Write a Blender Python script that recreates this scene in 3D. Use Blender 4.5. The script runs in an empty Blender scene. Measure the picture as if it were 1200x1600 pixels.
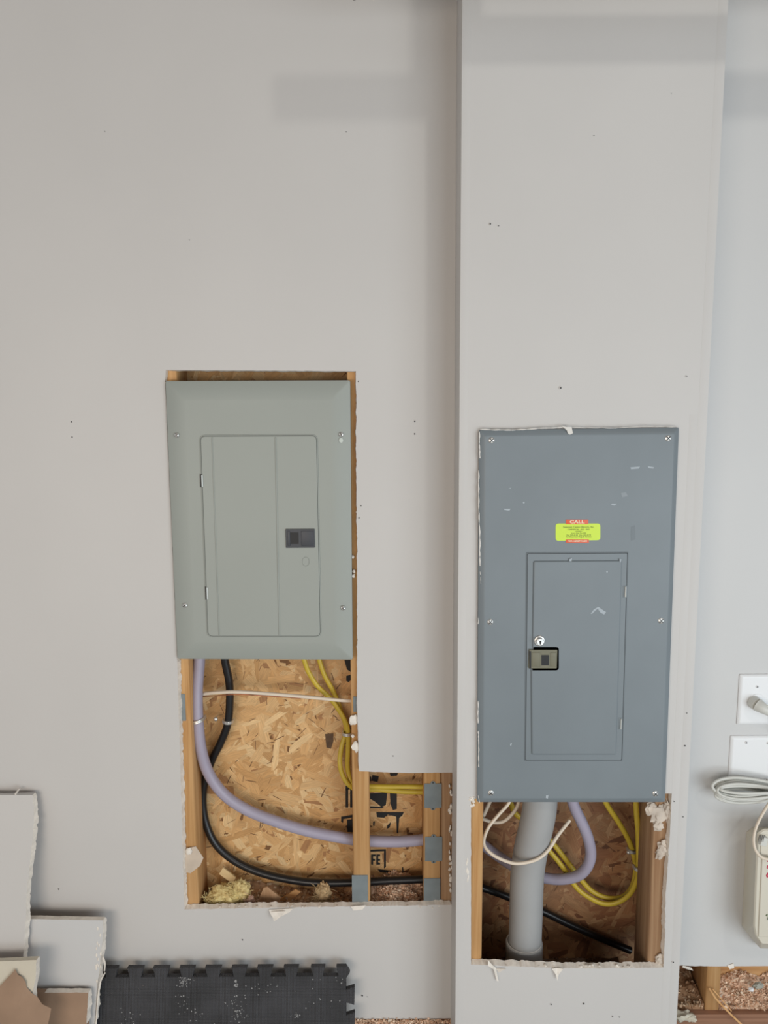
import bpy, bmesh, math, random
from mathutils import Vector, Matrix, noise
from mathutils.geometry import tessellate_polygon
R = random.Random(7)
# ------------------------------------------------------------------ camera
SC = bpy.context.scene
D, ZC, F = 1.60, 1.88, 1200.0
TH, PH = math.atan(F/8700.0), math.atan(57/8700.0)
fwd = Vector((0, math.cos(TH), -math.sin(TH))); up0 = Vector((0, math.sin(TH), math.cos(TH))); ri0 = Vector((1, 0, 0))
ri = ri0*math.cos(PH) - up0*math.sin(PH); up = ri0*math.sin(PH) + up0*math.cos(PH)
CP = Vector((0, -D, ZC))
cam_d = bpy.data.cameras.new('camera'); cam = bpy.data.objects.new('camera', cam_d); SC.collection.objects.link(cam)
cam_d.sensor_fit = 'VERTICAL'; cam_d.sensor_height = 36; cam_d.lens = 27; cam_d.clip_start = .02
M4 = Matrix((ri, up, -fwd)).transposed().to_4x4(); M4.translation = CP; cam.matrix_world = M4
SC.camera = cam
SC.view_settings.view_transform = 'Standard'; SC.view_settings.look = 'None'; SC.view_settings.gamma = 1
SC.view_settings.use_curve_mapping = False; SC.view_settings.exposure = 0.0
# ------------------------------------------------------------------ light
W = bpy.data.worlds.new('world'); SC.world = W; W.use_nodes = True
W.node_tree.nodes['Background'].inputs[0].default_value = (0.93, 0.96, 1.0, 1); W.node_tree.nodes['Background'].inputs[1].default_value = 0.36
def area(name, loc, target, sx, sy, power, col):
    l = bpy.data.lights.new(name, 'AREA'); l.shape = 'RECTANGLE'; l.size = sx; l.size_y = sy; l.energy = power; l.color = col
    o = bpy.data.objects.new(name, l); SC.collection.objects.link(o); o.location = loc
    o.rotation_euler = (Vector(target)-Vector(loc)).to_track_quat('-Z', 'Y').to_euler(); return o
area('daylight_garage_door', (2.1, -3.3, 1.05), (0.2, 0, 0.95), 3.0, 1.9, 75, (0.85, 0.94, 1.0))
area('high_window', (1.75, -3.0, 4.10), (0.2, 0, 2.3), 0.25, 0.25, 15, (1.0, 0.97, 0.9))
area('warm_fill_left', (-1.0, -2.9, 1.5), (-0.3, 0, 1.4), 1.6, 0.9, 29, (1.0, 0.86, 0.72))  # warm fill added from the left, no lamp known there

# ------------------------------------------------------------------ projection helpers
def ray(px, py): return fwd*F + ri*(px-600) + up*(800-py)
def P(px, py, Y=0.0):
    d = ray(px, py); return CP + d*((Y-CP.y)/d.y)
def PL(px, py, o, n):
    d = ray(px, py); return CP + d*((o-CP).dot(n)/d.dot(n))
def sc(px, py, Y): return (P(px+1, py, Y)-P(px, py, Y)).length       # metres per pixel
def xz(px, py, Y=0.0): p = P(px, py, Y); return (p.x, p.z)

# ------------------------------------------------------------------ materials
def mat(name, col, rough=.6, metal=0, bump=0, bscale=80, var=0, vscale=6, spec=.5, col2=None, sheen=0):
    m = bpy.data.materials.new(name); m.use_nodes = True; nt = m.node_tree; b = nt.nodes['Principled BSDF']
    b.inputs['Base Color'].default_value = (*col, 1); b.inputs['Roughness'].default_value = rough; b.inputs['Metallic'].default_value = metal
    b.inputs['Specular IOR Level'].default_value = spec
    tc = nt.nodes.new('ShaderNodeTexCoord')
    n = nt.nodes.new('ShaderNodeTexNoise'); n.inputs['Scale'].default_value = vscale; n.inputs['Detail'].default_value = 6
    nt.links.new(tc.outputs['Object'], n.inputs['Vector'])
    mx = nt.nodes.new('ShaderNodeMix'); mx.data_type = 'RGBA'
    c2 = col2 or tuple(c*(1-var) for c in col)
    mx.inputs[6].default_value = (*col, 1); mx.inputs[7].default_value = (*c2, 1)
    mr = nt.nodes.new('ShaderNodeMapRange'); mr.inputs[1].default_value = .35; mr.inputs[2].default_value = .65
    nt.links.new(n.outputs['Fac'], mr.inputs[0]); nt.links.new(mr.outputs[0], mx.inputs[0]); nt.links.new(mx.outputs[2], b.inputs['Base Color'])
    if bump:
        n2 = nt.nodes.new('ShaderNodeTexNoise'); n2.inputs['Scale'].default_value = bscale; n2.inputs['Detail'].default_value = 4
        bp = nt.nodes.new('ShaderNodeBump'); bp.inputs['Strength'].default_value = bump; bp.inputs['Distance'].default_value = .001
        nt.links.new(tc.outputs['Object'], n2.inputs['Vector']); nt.links.new(n2.outputs['Fac'], bp.inputs['Height']); nt.links.new(bp.outputs[0], b.inputs['Normal'])
    return m
def wood(name, c1, c2, c3, axis=2, k=1.0):
    m = bpy.data.materials.new(name); m.use_nodes = True; nt = m.node_tree; b = nt.nodes['Principled BSDF']; b.inputs['Roughness'].default_value = .7
    tc = nt.nodes.new('ShaderNodeTexCoord'); mp = nt.nodes.new('ShaderNodeMapping'); s = [90*k]*3; s[axis] = 3.5*k; mp.inputs['Scale'].default_value = s
    n = nt.nodes.new('ShaderNodeTexNoise'); n.inputs['Scale'].default_value = 1; n.inputs['Detail'].default_value = 5; n.inputs['Distortion'].default_value = .6
    cr = nt.nodes.new('ShaderNodeValToRGB'); e = cr.color_ramp.elements
    e[0].position = .3; e[0].color = (*c3, 1); e[1].position = .7; e[1].color = (*c1, 1); q = e.new(.48); q.color = (*c2, 1)
    nt.links.new(tc.outputs['Object'], mp.inputs[0]); nt.links.new(mp.outputs[0], n.inputs['Vector']); nt.links.new(n.outputs['Fac'], cr.inputs[0]); nt.links.new(cr.outputs[0], b.inputs['Base Color'])
    bp = nt.nodes.new('ShaderNodeBump'); bp.inputs['Strength'].default_value = .3; bp.inputs['Distance'].default_value = .001
    nt.links.new(n.outputs['Fac'], bp.inputs['Height']); nt.links.new(bp.outputs[0], b.inputs['Normal'])
    return m
def flakemat(name, stretch=(3, 60)):
    m = bpy.data.materials.new(name); m.use_nodes = True; nt = m.node_tree; b = nt.nodes['Principled BSDF']; b.inputs['Roughness'].default_value = .62
    a = nt.nodes.new('ShaderNodeVertexColor'); a.layer_name = 'tint'
    uv = nt.nodes.new('ShaderNodeTexCoord'); mp = nt.nodes.new('ShaderNodeMapping'); mp.inputs['Scale'].default_value = (stretch[0], stretch[1], 1)
    n = nt.nodes.new('ShaderNodeTexNoise'); n.inputs['Scale'].default_value = 10; n.inputs['Detail'].default_value = 5
    mr = nt.nodes.new('ShaderNodeMapRange'); mr.inputs[1].default_value = .3; mr.inputs[2].default_value = .7; mr.inputs[3].default_value = .74; mr.inputs[4].default_value = 1.12
    mm = nt.nodes.new('ShaderNodeVectorMath'); mm.operation = 'SCALE'
    nt.links.new(uv.outputs['UV'], mp.inputs[0]); nt.links.new(mp.outputs[0], n.inputs['Vector']); nt.links.new(n.outputs['Fac'], mr.inputs[0])
    nt.links.new(a.outputs['Color'], mm.inputs[0]); nt.links.new(mr.outputs[0], mm.inputs['Scale']); nt.links.new(mm.outputs[0], b.inputs['Base Color'])
    return m
PAINT = mat('wall_paint', (.585, .570, .552), .55, bump=.12, bscale=160, var=.03, vscale=3)
PAINT2 = mat('cool_wall_paint', (.59, .59, .585), .5, bump=.12, bscale=160, var=.02, vscale=3)
GYP = mat('gypsum_core', (.84, .78, .70), .9, bump=.6, bscale=220, var=.14, vscale=90)
PAPER = mat('drywall_paper', (.64, .59, .48), .8, bump=.2, bscale=60, var=.1, vscale=12)
KRAFT = mat('kraft_paper', (.36, .235, .155), .75, bump=.5, bscale=35, var=.22, vscale=9)
GREEN = mat('sage_enamel', (.325, .350, .322), .5, bump=.05, bscale=300, var=.03, vscale=5)
BLUE = mat('slate_enamel', (.190, .222, .242), .45, bump=.06, bscale=260, var=.07, vscale=7)
BOXM = mat('steel_box', (.25, .26, .26), .5, .5)
ZINC = mat('zinc', (.74, .74, .72), .35, .75, var=.2, vscale=200)
PLATE = mat('galvanised_plate', (.235, .272, .285), .55, .25, var=.15, vscale=30)
HNG = mat('worn_hinge', (.52, .54, .52), .4, .3)
DARK = mat('dark_slot', (.015, .015, .016), .6)
LATCHB = mat('charcoal_plastic', (.034, .040, .052), .45)
KHAKI = mat('khaki_plastic', (.180, .172, .115), .5, var=.1, vscale=60)
PINE = wood('pine_lumber', (.70, .42, .19), (.62, .345, .14), (.52, .26, .09))
PINEX = wood('pine_lumber_lengthwise', (.60, .34, .15), (.50, .26, .10), (.40, .18, .06), 0)
PINED = wood('weathered_lumber', (.52, .33, .19), (.44, .26, .14), (.34, .18, .09))
SILL = wood('brown_sill_lumber', (.36, .19, .12), (.28, .14, .08), (.2, .09, .05), 0)
OSB = flakemat('strand_board'); CHIP = flakemat('wood_chips', (2, 12))
OSBB = mat('strand_board_core', (.22, .10, .035), .8, bump=.5, bscale=60, var=.3, vscale=40)
INK = mat('black_ink', (.012, .012, .012), .7)
LAV = mat('lavender_jacket', (.375, .345, .435), .42, var=.07, vscale=14)
BLK = mat('black_jacket', (.010, .010, .011), .33, bump=.2, bscale=60)
YEL = mat('yellow_jacket', (.60, .44, .045), .42, var=.1, vscale=20)
CREAM = mat('cream_jacket', (.74, .64, .52), .45)
WCAB = mat('grey_white_cord', (.62, .62, .575), .45)
COPPER = mat('bare_copper', (.45, .17, .09), .35, .8)
PVC = mat('grey_pvc', (.37, .375, .375), .42, bump=.06, bscale=60, var=.08, vscale=9)
WPL = mat('white_plate', (.80, .81, .82), .35)
BEIGE = mat('beige_plastic', (.66, .62, .52), .45, var=.03)
RUB = mat('black_foam_rubber', (.042, .042, .045), .75, bump=1.0, bscale=420, var=.35, vscale=16, col2=(.062, .062, .068))
DUST = mat('pale_dust', (.34, .34, .34), .9, var=.3, vscale=90)
LIME = mat('lime_sticker', (.60, .80, .03), .4)
REDS = mat('red_sticker', (.72, .10, .03), .4)
OFFW = mat('off_white_print', (.85, .75, .55), .5)
TXT = mat('dark_print', (.06, .10, .02), .5)
REDT = mat('crimson_print', (.50, .02, .06), .5)
SCUFF = mat('white_scuff', (.40, .45, .49), .6)
GLASSF = mat('yellow_fibre', (.80, .68, .33), .9, bump=1, bscale=260, var=.25, vscale=60, col2=(.66, .50, .22))
TANF = mat('tan_fibre', (.55, .38, .20), .9, bump=1, bscale=200, var=.4, vscale=70)
CONC = mat('concrete', (.36, .35, .33), .85, bump=.4, bscale=50, var=.15)

# ------------------------------------------------------------------ mesh builder
class MB:
    def __init__(s): s.v = []; s.f = []; s.m = []; s.cols = None
    def add(s, vs, fs, mi=0):
        o = len(s.v); s.v += [Vector(v) for v in vs]; s.f += [tuple(i+o for i in f) for f in fs]; s.m += [mi]*len(fs)
    def box(s, a, b, mi=0):
        x0, y0, z0 = a; x1, y1, z1 = b
        s.add([(x0,y0,z0),(x1,y0,z0),(x1,y1,z0),(x0,y1,z0),(x0,y0,z1),(x1,y0,z1),(x1,y1,z1),(x0,y1,z1)],
              [(0,3,2,1),(4,5,6,7),(0,1,5,4),(1,2,6,5),(2,3,7,6),(3,0,4,7)], mi)
    def loops(s, ls, mi=0, cap0=True, cap1=True, mc=None):
        n = len(ls[0]); o = len(s.v)
        for l in ls: s.v += [Vector(p) for p in l]
        for k in range(len(ls)-1):
            for i in range(n):
                j = (i+1) % n; s.f.append((o+k*n+i, o+k*n+j, o+(k+1)*n+j, o+(k+1)*n+i)); s.m.append(mi)
        for c, base in ((cap0, 0), (cap1, (len(ls)-1)*n)):
            if c: s.f.append(tuple(o+base+i for i in (range(n) if base else reversed(range(n))))); s.m.append(mi if mc is None else mc)
    def build(s, name, mats, parent=None, smooth=30, origin=None, fix=True):
        me = bpy.data.meshes.new(name); mats = mats if isinstance(mats, (list, tuple)) else [mats]
        lo = Vector([min(v[i] for v in s.v) for i in range(3)]); hi = Vector([max(v[i] for v in s.v) for i in range(3)])
        c = (lo+hi)/2
        if origin is None: origin = Vector((c.x, c.y, lo.z)) if parent is None else c
        origin = Vector(origin)
        me.from_pydata([v-origin for v in s.v], [], s.f)
        for mt in mats: me.materials.append(mt)
        me.polygons.foreach_set('material_index', s.m)
        if s.cols:
            ca = me.color_attributes.new('tint', 'FLOAT_COLOR', 'CORNER'); ul = me.uv_layers.new(name='uv'); i = 0
            for p in me.polygons:
                col, uvs = s.cols[p.index]
                for k, li in enumerate(p.loop_indices):
                    ca.data[li].color = (*col, 1); ul.data[li].uv = uvs[k] if uvs else (0, 0)
        if fix:
            bm = bmesh.new(); bm.from_mesh(me); bmesh.ops.recalc_face_normals(bm, faces=bm.faces); bm.to_mesh(me); bm.free()
        if smooth:
            me.polygons.foreach_set('use_smooth', [True]*len(me.polygons)); me.set_sharp_from_angle(angle=math.radians(smooth))
            for p in me.polygons:
                if len(p.vertices) > 4: p.use_smooth = False
        me.update()
        o = bpy.data.objects.new(name, me); SC.collection.objects.link(o)
        pw = wloc(parent); o.location = origin - pw
        if parent: o.parent = parent
        return o
def wloc(o):
    v = Vector((0, 0, 0))
    while o: v += o.location; o = o.parent
    return v
def tag(o, label=None, cat=None, group=None, kind=None):
    for k, v in (('label', label), ('category', cat), ('group', group), ('kind', kind)):
        if v: o[k] = v
    return o
def thing(name, loc, label, cat, group=None):
    o = bpy.data.objects.new(name, None); SC.collection.objects.link(o); o.location = loc; o.empty_display_size = .05
    return tag(o, label, cat, group)
def copyat(o, world, parent=None):
    c = o.copy(); SC.collection.objects.link(c); c.parent = parent if parent is not None else o.parent
    c.location = Vector(world) - wloc(c.parent); return c
# 2-D polygon tools (x,z)
def area2(p): return sum(p[i][0]*p[(i+1) % len(p)][1]-p[(i+1) % len(p)][0]*p[i][1] for i in range(len(p)))/2
def inset(p, d):
    if area2(p) < 0: p = p[::-1]
    n = len(p); out = []
    for i in range(n):
        a, b, c = Vector(p[i-1]), Vector(p[i]), Vector(p[(i+1) % n])
        e1 = (b-a).normalized(); e2 = (c-b).normalized(); n1 = Vector((-e1.y, e1.x)); n2 = Vector((-e2.y, e2.x))
        m = n1+n2; m = m/max(.35, m.dot(n1)) if m.length > 1e-6 else n1
        out.append(tuple(b+m*d))
    return out
def rounded(p, r, seg=5):
    if area2(p) < 0: p = p[::-1]
    rs = r if isinstance(r, (list, tuple)) else [r]*len(p); out = []
    for i in range(len(p)):
        a, b, c = Vector(p[i-1]), Vector(p[i]), Vector(p[(i+1) % len(p)]); q = rs[i]
        if q <= 0: out.append(tuple(b)); continue
        u = b+(a-b).normalized()*q; w = b+(c-b).normalized()*q
        for k in range(seg+1):
            t = k/seg; out.append(tuple(u*(1-t)**2+b*2*t*(1-t)+w*t*t))
    return out
def plate(mb, p, yf, yb, bev=.001, mi=0, seg=3):
    """solid with outline p (x,z), front face at yf, back at yb, rounded front rim"""
    if area2(p) < 0: p = p[::-1]
    ls = [[(x, yb, z) for x, z in p]]
    for k in range(seg+1):
        t = k/seg*math.pi/2; q = inset(p, bev*(1-math.cos(t))) if k else p
        ls.append([(x, yf+bev*(1-math.sin(t)), z) for x, z in q])
    mb.loops(ls, mi)
def quadpx(x0, y0, x1, y1, Y): return [xz(x0, y1, Y), xz(x1, y1, Y), xz(x1, y0, Y), xz(x0, y0, Y)]
def rectpx(x0, y0, x1, y1, Y):
    """true rectangle from pixel box"""
    a = xz((x0+x1)/2, y1, Y); b = xz((x0+x1)/2, y0, Y); l = xz(x0, (y0+y1)/2, Y)[0]; r = xz(x1, (y0+y1)/2, Y)[0]
    return [(l, a[1]), (r, a[1]), (r, b[1]), (l, b[1])]
def catmull(pts, n=10):
    out = []; p = [pts[0]*2-pts[1]]+pts+[pts[-1]*2-pts[-2]]
    for i in range(1, len(p)-2):
        for k in range(n):
            t = k/n; a, b, c, d = p[i-1], p[i], p[i+1], p[i+2]
            out.append(.5*((2*b)+(c-a)*t+(2*a-5*b+4*c-d)*t*t+(3*b-a-3*c+d)*t**3))
    out.append(pts[-1]); return out
def tube(mb, pts, r, seg=14, n=10, mi=0, flat=1.0, smooth=True):
    c = catmull([Vector(p) for p in pts], n) if smooth and len(pts) > 2 else [Vector(p) for p in pts]
    rr = r if callable(r) else (lambda t: r)
    T = [(c[min(i+1, len(c)-1)]-c[max(i-1, 0)]).normalized() for i in range(len(c))]
    nrm = T[0].orthogonal().normalized()
    if flat != 1.0: nrm = (Vector((0, -1, 0))-T[0]*T[0].dot(Vector((0, -1, 0)))).normalized()
    ls = []
    for i, p in enumerate(c):
        nrm = (nrm-T[i]*nrm.dot(T[i])).normalized(); b = T[i].cross(nrm); q = rr(i/(len(c)-1))
        ls.append([p+(nrm*math.cos(2*math.pi*k/seg)*flat+b*math.sin(2*math.pi*k/seg))*q for k in range(seg)])
    mb.loops(ls, mi)
def blob(mb, c, s, mi=0, sub=3, amp=.35, fr=2.2, seed=0):
    bm = bmesh.new(); bmesh.ops.create_icosphere(bm, subdivisions=sub, radius=1)
    vs = []
    for v in bm.verts:
        k = 1+amp*noise.noise(v.co*fr+Vector((seed*3.1, seed, 0)))+amp*.5*noise.noise(v.co*fr*3+Vector((seed, 0, 5)))
        vs.append(Vector(c)+Vector((v.co.x*s[0], v.co.y*s[1], v.co.z*s[2]))*k)
    mb.add(vs, [tuple(v.index for v in f.verts) for f in bm.faces], mi); bm.free()
def text_geo(mb, body, h, x, z, y, mi=0, rot=0, align='CENTER', sx=1.0, bold=0.0):
    cu = bpy.data.curves.new('t', 'FONT'); cu.body = body; cu.size = h; cu.align_x = align; cu.align_y = 'CENTER'; cu.offset = bold; cu.resolution_u = 3
    o = bpy.data.objects.new('t', cu); SC.collection.objects.link(o)
    dg = bpy.context.evaluated_depsgraph_get(); me = bpy.data.meshes.new_from_object(o.evaluated_get(dg))
    c, s = math.cos(rot), math.sin(rot)
    vs = [(x+(v.co.x*sx*c-v.co.y*s), y, z+(v.co.x*sx*s+v.co.y*c)) for v in me.vertices]
    if vs: mb.add(vs, [tuple(p.vertices) for p in me.polygons], mi)
    bpy.data.objects.remove(o); bpy.data.curves.remove(cu); bpy.data.meshes.remove(me)

# ------------------------------------------------------------------ key planes
YB = -.106                       # front of the boxed-out wall section
TK = .0127                       # drywall thickness
XL = (P(721, 200, YB).x+P(712, 1500, YB).x)/2
XR = (P(1128, 200, YB).x+P(1063, 1480, YB).x)/2
ZTOP = 4.20
ZSILL = P(1150, 1578, .0135).z
YS, YO = .0135, .103             # stud front, sheathing front
print('XL XR ZSILL', XL, XR, ZSILL, P(714, 100, 0).x, P(1138, 0, YB).x, P(1057, 1600, YB).x)

def rough_seg(a, b, step, amp, seed):
    a, b = Vector(a), Vector(b); L = (b-a).length; n = max(1, int(L/step)); d = (b-a)/L; nn = Vector((-d.y, d.x)); out = []
    for i in range(n):
        t = i/n; w = min(1, 4*t, 4*(1-t))*amp if i else 0
        k = noise.noise(Vector((t*L*60, seed, 0)))+.6*noise.noise(Vector((t*L*240, seed+9, 0)))
        out.append(tuple(a+(b-a)*t+nn*k*w))
    return out
def drywall(name, loops, Y, label=None, parent=None, front=None, back=None, wmap=None):
    """loops: list of (points, cut list); a cut segment (amp, lip) gets a torn gypsum edge"""
    wmap = wmap or (lambda x, z, y: (x, y, z)); FL = []; BL = []; CUT = []
    for li, (pts, cuts) in enumerate(loops):
        f = []; c = []
        for i in range(len(pts)):
            a, b = pts[i], pts[(i+1) % len(pts)]; k = cuts.get(i)
            if k: q = rough_seg(a, b, .004, k[0], li*10+i*1.7+len(name)); f += q; c += [k]*len(q)
            else: f.append(a); c.append(None)
        n = len(f); bl = []; ccw = area2(f) > 0
        want = (li == 0)
        for i in range(n):
            a, p, e = Vector(f[i-1]), Vector(f[i]), Vector(f[(i+1) % n]); t = (e-a).normalized(); out = Vector((t.y, -t.x))
            if ccw != want: out = -out
            k = c[i] or c[i-1]
            lip = (k[1]*(.55+.9*abs(noise.noise(Vector((i*.13, li+3, 0))))+.35*noise.noise(Vector((i*.6, li, 7))))) if k else 0
            if c[i] is None or c[i-1] is None: lip *= .4
            bl.append(tuple(p+out*lip))
        FL.append(f); BL.append(bl); CUT.append(c)
    mb = MB()
    def cap(L, y, mi):
        flat = [p for l in L for p in l]; o = len(mb.v); mb.v += [Vector(wmap(x, z, y)) for x, z in flat]
        for t in tessellate_polygon([[Vector((x, z, 0)) for x, z in l] for l in L]): mb.f.append(tuple(o+i for i in t)); mb.m.append(mi)
        return o
    o1 = cap(FL, Y, 0); o2 = cap(BL, Y+TK, 2)
    b = 0
    for l, c in zip(FL, CUT):
        n = len(l)
        for i in range(n):
            j = (i+1) % n; mb.f.append((o1+b+i, o1+b+j, o2+b+j, o2+b+i)); mb.m.append(1 if c[i] else 0)
        b += n
    return mb.build(name, [front or PAINT, GYP, back or KRAFT], parent, smooth=0)

# ------------------------------------------------------------------ setting
zb = P(600, 1592, 0).z
H = [xz(709, 1414), xz(560, 1416), xz(430, 1418), xz(288, 1421), xz(283, 1240), xz(277, 1032), xz(267, 800), xz(258, 600), xz(259, 578), xz(556, 580), xz(557, 770), xz(558, 900), xz(558, 1100), xz(561, 1205), xz(640, 1208), xz(709, 1207)]
XJ = XL + .0005
pts = [(-1.9, zb), (XJ, zb), (XJ, H[0][1])] + H[1:-1] + [(XJ, H[-1][1]), (XJ, ZTOP), (-1.9, ZTOP)]
cuts = {i: (.0012, .006) for i in range(2, 7)}; cuts.update({0: (.0006, .001), 2: (.0018, .004), 3: (.0018, .004), 4: (.002, .006), 8: (.0006, .002), 9: (.0008, .0015), 10: (.0006, .002), 11: (.002, .002), 12: (.0015, .002), 13: (.001, .002), 14: (.0012, .003), 15: (.0006, .001), 16: (.0006, .001), 7: (.0008, .0015)})
wl = tag(drywall('wall_left', [(pts, cuts)], 0), 'light grey painted drywall left of the boxed-out section, cut open around the sage panel', kind='structure')
# boxed-out front
o = [(XL, .25), (XR, .25), (XR, ZTOP), (XL, ZTOP)]
hole = [xz(736, 1507, YB), xz(736, 1248, YB), xz(772, 1248, YB), xz(772, 700, YB), xz(1032, 700, YB), xz(1020, 1240, YB), xz(1050, 1240, YB), xz(1047, 1300, YB), xz(1040, 1400, YB), xz(1038, 1512, YB), xz(880, 1513, YB)]
wc = drywall('wall_center', [(o, {}), (hole, {0: (.001, .0016), 1: (.001, .002), 6: (.0015, .004), 7: (.002, .004), 8: (.002, .004), 9: (.0015, .006), 10: (.0015, .006)})], YB)
tag(wc, 'boxed-out painted drywall section carrying the slate blue panel', kind='structure')
for sx, nm in ((XL, 'left'), (XR-TK, 'right')):
    mb = MB(); mb.box((sx, YB+TK, .25), (sx+TK, -.0002 if nm == 'left' else -.0002, ZTOP)); mb.build('return_'+nm if 0 else 'side_return', PAINT, wc, smooth=0)
# right wall
Rb = [(XR-TK, xz(1060, 1508)[1]), xz(1120, 1510), xz(1260, 1508)]
pts = [Rb[0], Rb[1], (1.9, Rb[2][1]), (1.9, ZTOP), (XR-TK, ZTOP)]
wr = tag(drywall('wall_right', [(pts, {0: (.0015, .002), 1: (.001, .0015)})], 0, front=PAINT2), 'cool grey drywall right of the boxed-out section, cut off above the sill', kind='structure')
# corner beads under the paint
def strip(name, x0, x1, z0, z1, Y, th, parent, m=PAINT, bev=.0006):
    mb = MB(); mb.loops([[(x, Y+.0005-dy, z) for x, z in inset([(x0, z0), (x1, z0), (x1, z1), (x0, z1)], d)] for d, dy in ((0, 0), (.0001, .0006), (.0045, .0005+th))]); return mb.build(name, m, parent)
strip('corner_bead', XL, XL+.0165, .25, ZTOP, YB, .0007, wc)
strip('corner_bead', XR-.0175, XR, .25, ZTOP, YB, .0009, wc)
strip('corner_bead', XR-.034, XR-.0185, .25, 1.86, YB, .0006, wc)
# sheathing, studs, sill
def flakes(mb, n, x0, x1, z0, z1, Y, lmin, lmax, wmin, wmax, pal, lay=.0011):
    for k in range(n):
        cx, cz = R.uniform(x0, x1), R.uniform(z0, z1); a = R.gauss(.4, 1.0); L = R.uniform(lmin, lmax)*R.uniform(.6, 1.3); w = R.uniform(wmin, wmax)
        u = Vector((math.cos(a), math.sin(a))); v = Vector((-u.y, u.x)); sh = R.uniform(-.5, .5)*w
        loc = [(-L/2, -w/2), (-L*.1, -w/2*R.uniform(.8, 1.2)), (L/2+R.uniform(-.2, .2)*L, -w/2), (L/2+sh, R.uniform(-.2, .2)*w), (L/2-R.uniform(0, .3)*L, w/2), (-L*.2, w/2*R.uniform(.75, 1.2)), (-L/2+R.uniform(-.1, .3)*L, w/2*R.uniform(.3, 1)), (-L/2+sh*.6, 0)]
        y = Y-lay*(.25+.75*k/n); ti = R.uniform(-.012, .012)
        vs = []
        for p, q in loc:
            x = min(max(cx+u.x*p+v.x*q, x0), x1); z = min(max(cz+u.y*p+v.y*q, z0), z1); vs.append((x, y+ti*q*.5, z))
        mb.add(vs, [tuple(range(8))])
        c = R.choices(pal, [6, 5, 4.5, 2, 1.0])[0]; j = R.uniform(.9, 1.1); du = R.uniform(0, 50)
        mb.cols.append((tuple(ch*j for ch in c), [(p*1.0+du, q*1.0+du) for p, q in loc]))
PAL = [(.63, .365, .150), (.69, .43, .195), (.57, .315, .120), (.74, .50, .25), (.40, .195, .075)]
PALR = [(.37, .185, .085), (.42, .23, .11), (.31, .14, .065), (.47, .28, .145), (.18, .075, .035)]  # redder right-hand board, darkened further to carry the cavity's shade
SLV = [(.16, .075, .03)]*5
mb = MB(); mb.box((-1.0, YO, .05), (1.3, YO+.011, ZTOP)); back = tag(mb.build('wall_back', OSBB, smooth=0), 'orange-brown strand board sheathing at the back of the wall cavities', kind='structure')
XS0 = P(285, 1200, YS).x
mb = MB(); mb.cols = []
flakes(mb, 5600, P(262, 1200, YO).x, P(712, 1300, YO).x, ZSILL+.05, P(400, 560, YO).z, YO, .025, .095, .006, .025, PAL)
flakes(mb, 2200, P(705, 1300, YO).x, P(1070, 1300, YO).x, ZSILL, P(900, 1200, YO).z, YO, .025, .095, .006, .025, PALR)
flakes(mb, 420, P(262, 1200, YO).x, P(1070, 1300, YO).x, ZSILL+.1, P(400, 1000, YO).z, YO-.0011, .012, .03, .0008, .0022, SLV, .0002)
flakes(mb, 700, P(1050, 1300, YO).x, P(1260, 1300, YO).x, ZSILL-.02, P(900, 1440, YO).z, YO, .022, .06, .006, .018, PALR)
mb.build('strand_layer', OSB, back, smooth=0, fix=False)
# mill stamp remains on the board
mb = MB()
def inkq(pts, mbx=None): (mbx or mb).add([P(x, y, YO-.0016) for x, y in pts], [tuple(range(len(pts)))])
for q in ([(540,1228),(552,1226),(552,1233),(540,1234)], [(540,1233),(544,1233),(544,1262),(540,1262)], [(547,1233),(552,1233),(552,1262),(547,1262)],
          [(534,1276),(552,1273),(552,1277),(537,1280)], [(542,1281),(552,1280),(552,1300),(543,1300)], [(533,1276),(537,1276),(536,1286),(533,1284)],
          [(582,1211),(592,1213),(590,1222),(580,1220)], [(577,1212),(580,1214),(580,1221),(577,1220)], [(609,1208),(622,1208),(620,1212),(610,1213)],
          [(577,1240),(605,1238),(603,1258),(596,1261),(585,1252),(578,1248)], [(578,1260),(600,1261),(597,1263),(578,1263)], [(609,1238),(620,1239),(620,1264),(614,1266),(610,1256)],
          [(588,1269),(631,1269),(629,1274),(624,1278),(622,1302),(620,1302),(619,1276),(606,1273),(600,1278),(589,1277)],
          [(583,1284),(586,1283),(585,1291),(583,1290)], [(605,1290),(611,1284),(609,1293),(605,1295)],
          [(577,1328),(603,1327),(603,1330),(577,1331)], [(600,1330),(603,1330),(603,1355),(600,1357)], [(590,1358),(610,1360),(612,1364),(594,1363)],
          [(580,1335),(587,1335),(587,1338),(583,1338),(583,1342),(586,1342),(586,1345),(583,1345),(583,1351),(580,1351)],
          [(588,1335),(594,1335),(594,1338),(591,1338),(591,1342),(594,1342),(594,1345),(591,1345),(591,1348),(594,1348),(594,1351),(588,1351)],
          [(628,1355),(630,1355),(631,1366),(629,1366)], [(541,1056),(549,1054),(549,1062),(545,1066),(541,1064)], [(538,1031),(548,1031),(548,1050),(542,1046)]): inkq(q)
for q in ([(425,1150),(427,1150),(429,1160),(425,1166)], ): pass
mb.build('mill_stamp', INK, back, smooth=0, fix=False)
mb = MB(); mb.add([P(x, y, YO-.0016) for x, y in [(508, 1147), (521, 1146), (521, 1158), (517, 1170), (510, 1168)]], [(0, 1, 2, 3, 4)]); mb.build('knot_patch', mat('knot', (.13, .075, .04), .8, var=.3, vscale=90), back, smooth=0, fix=False)

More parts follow.
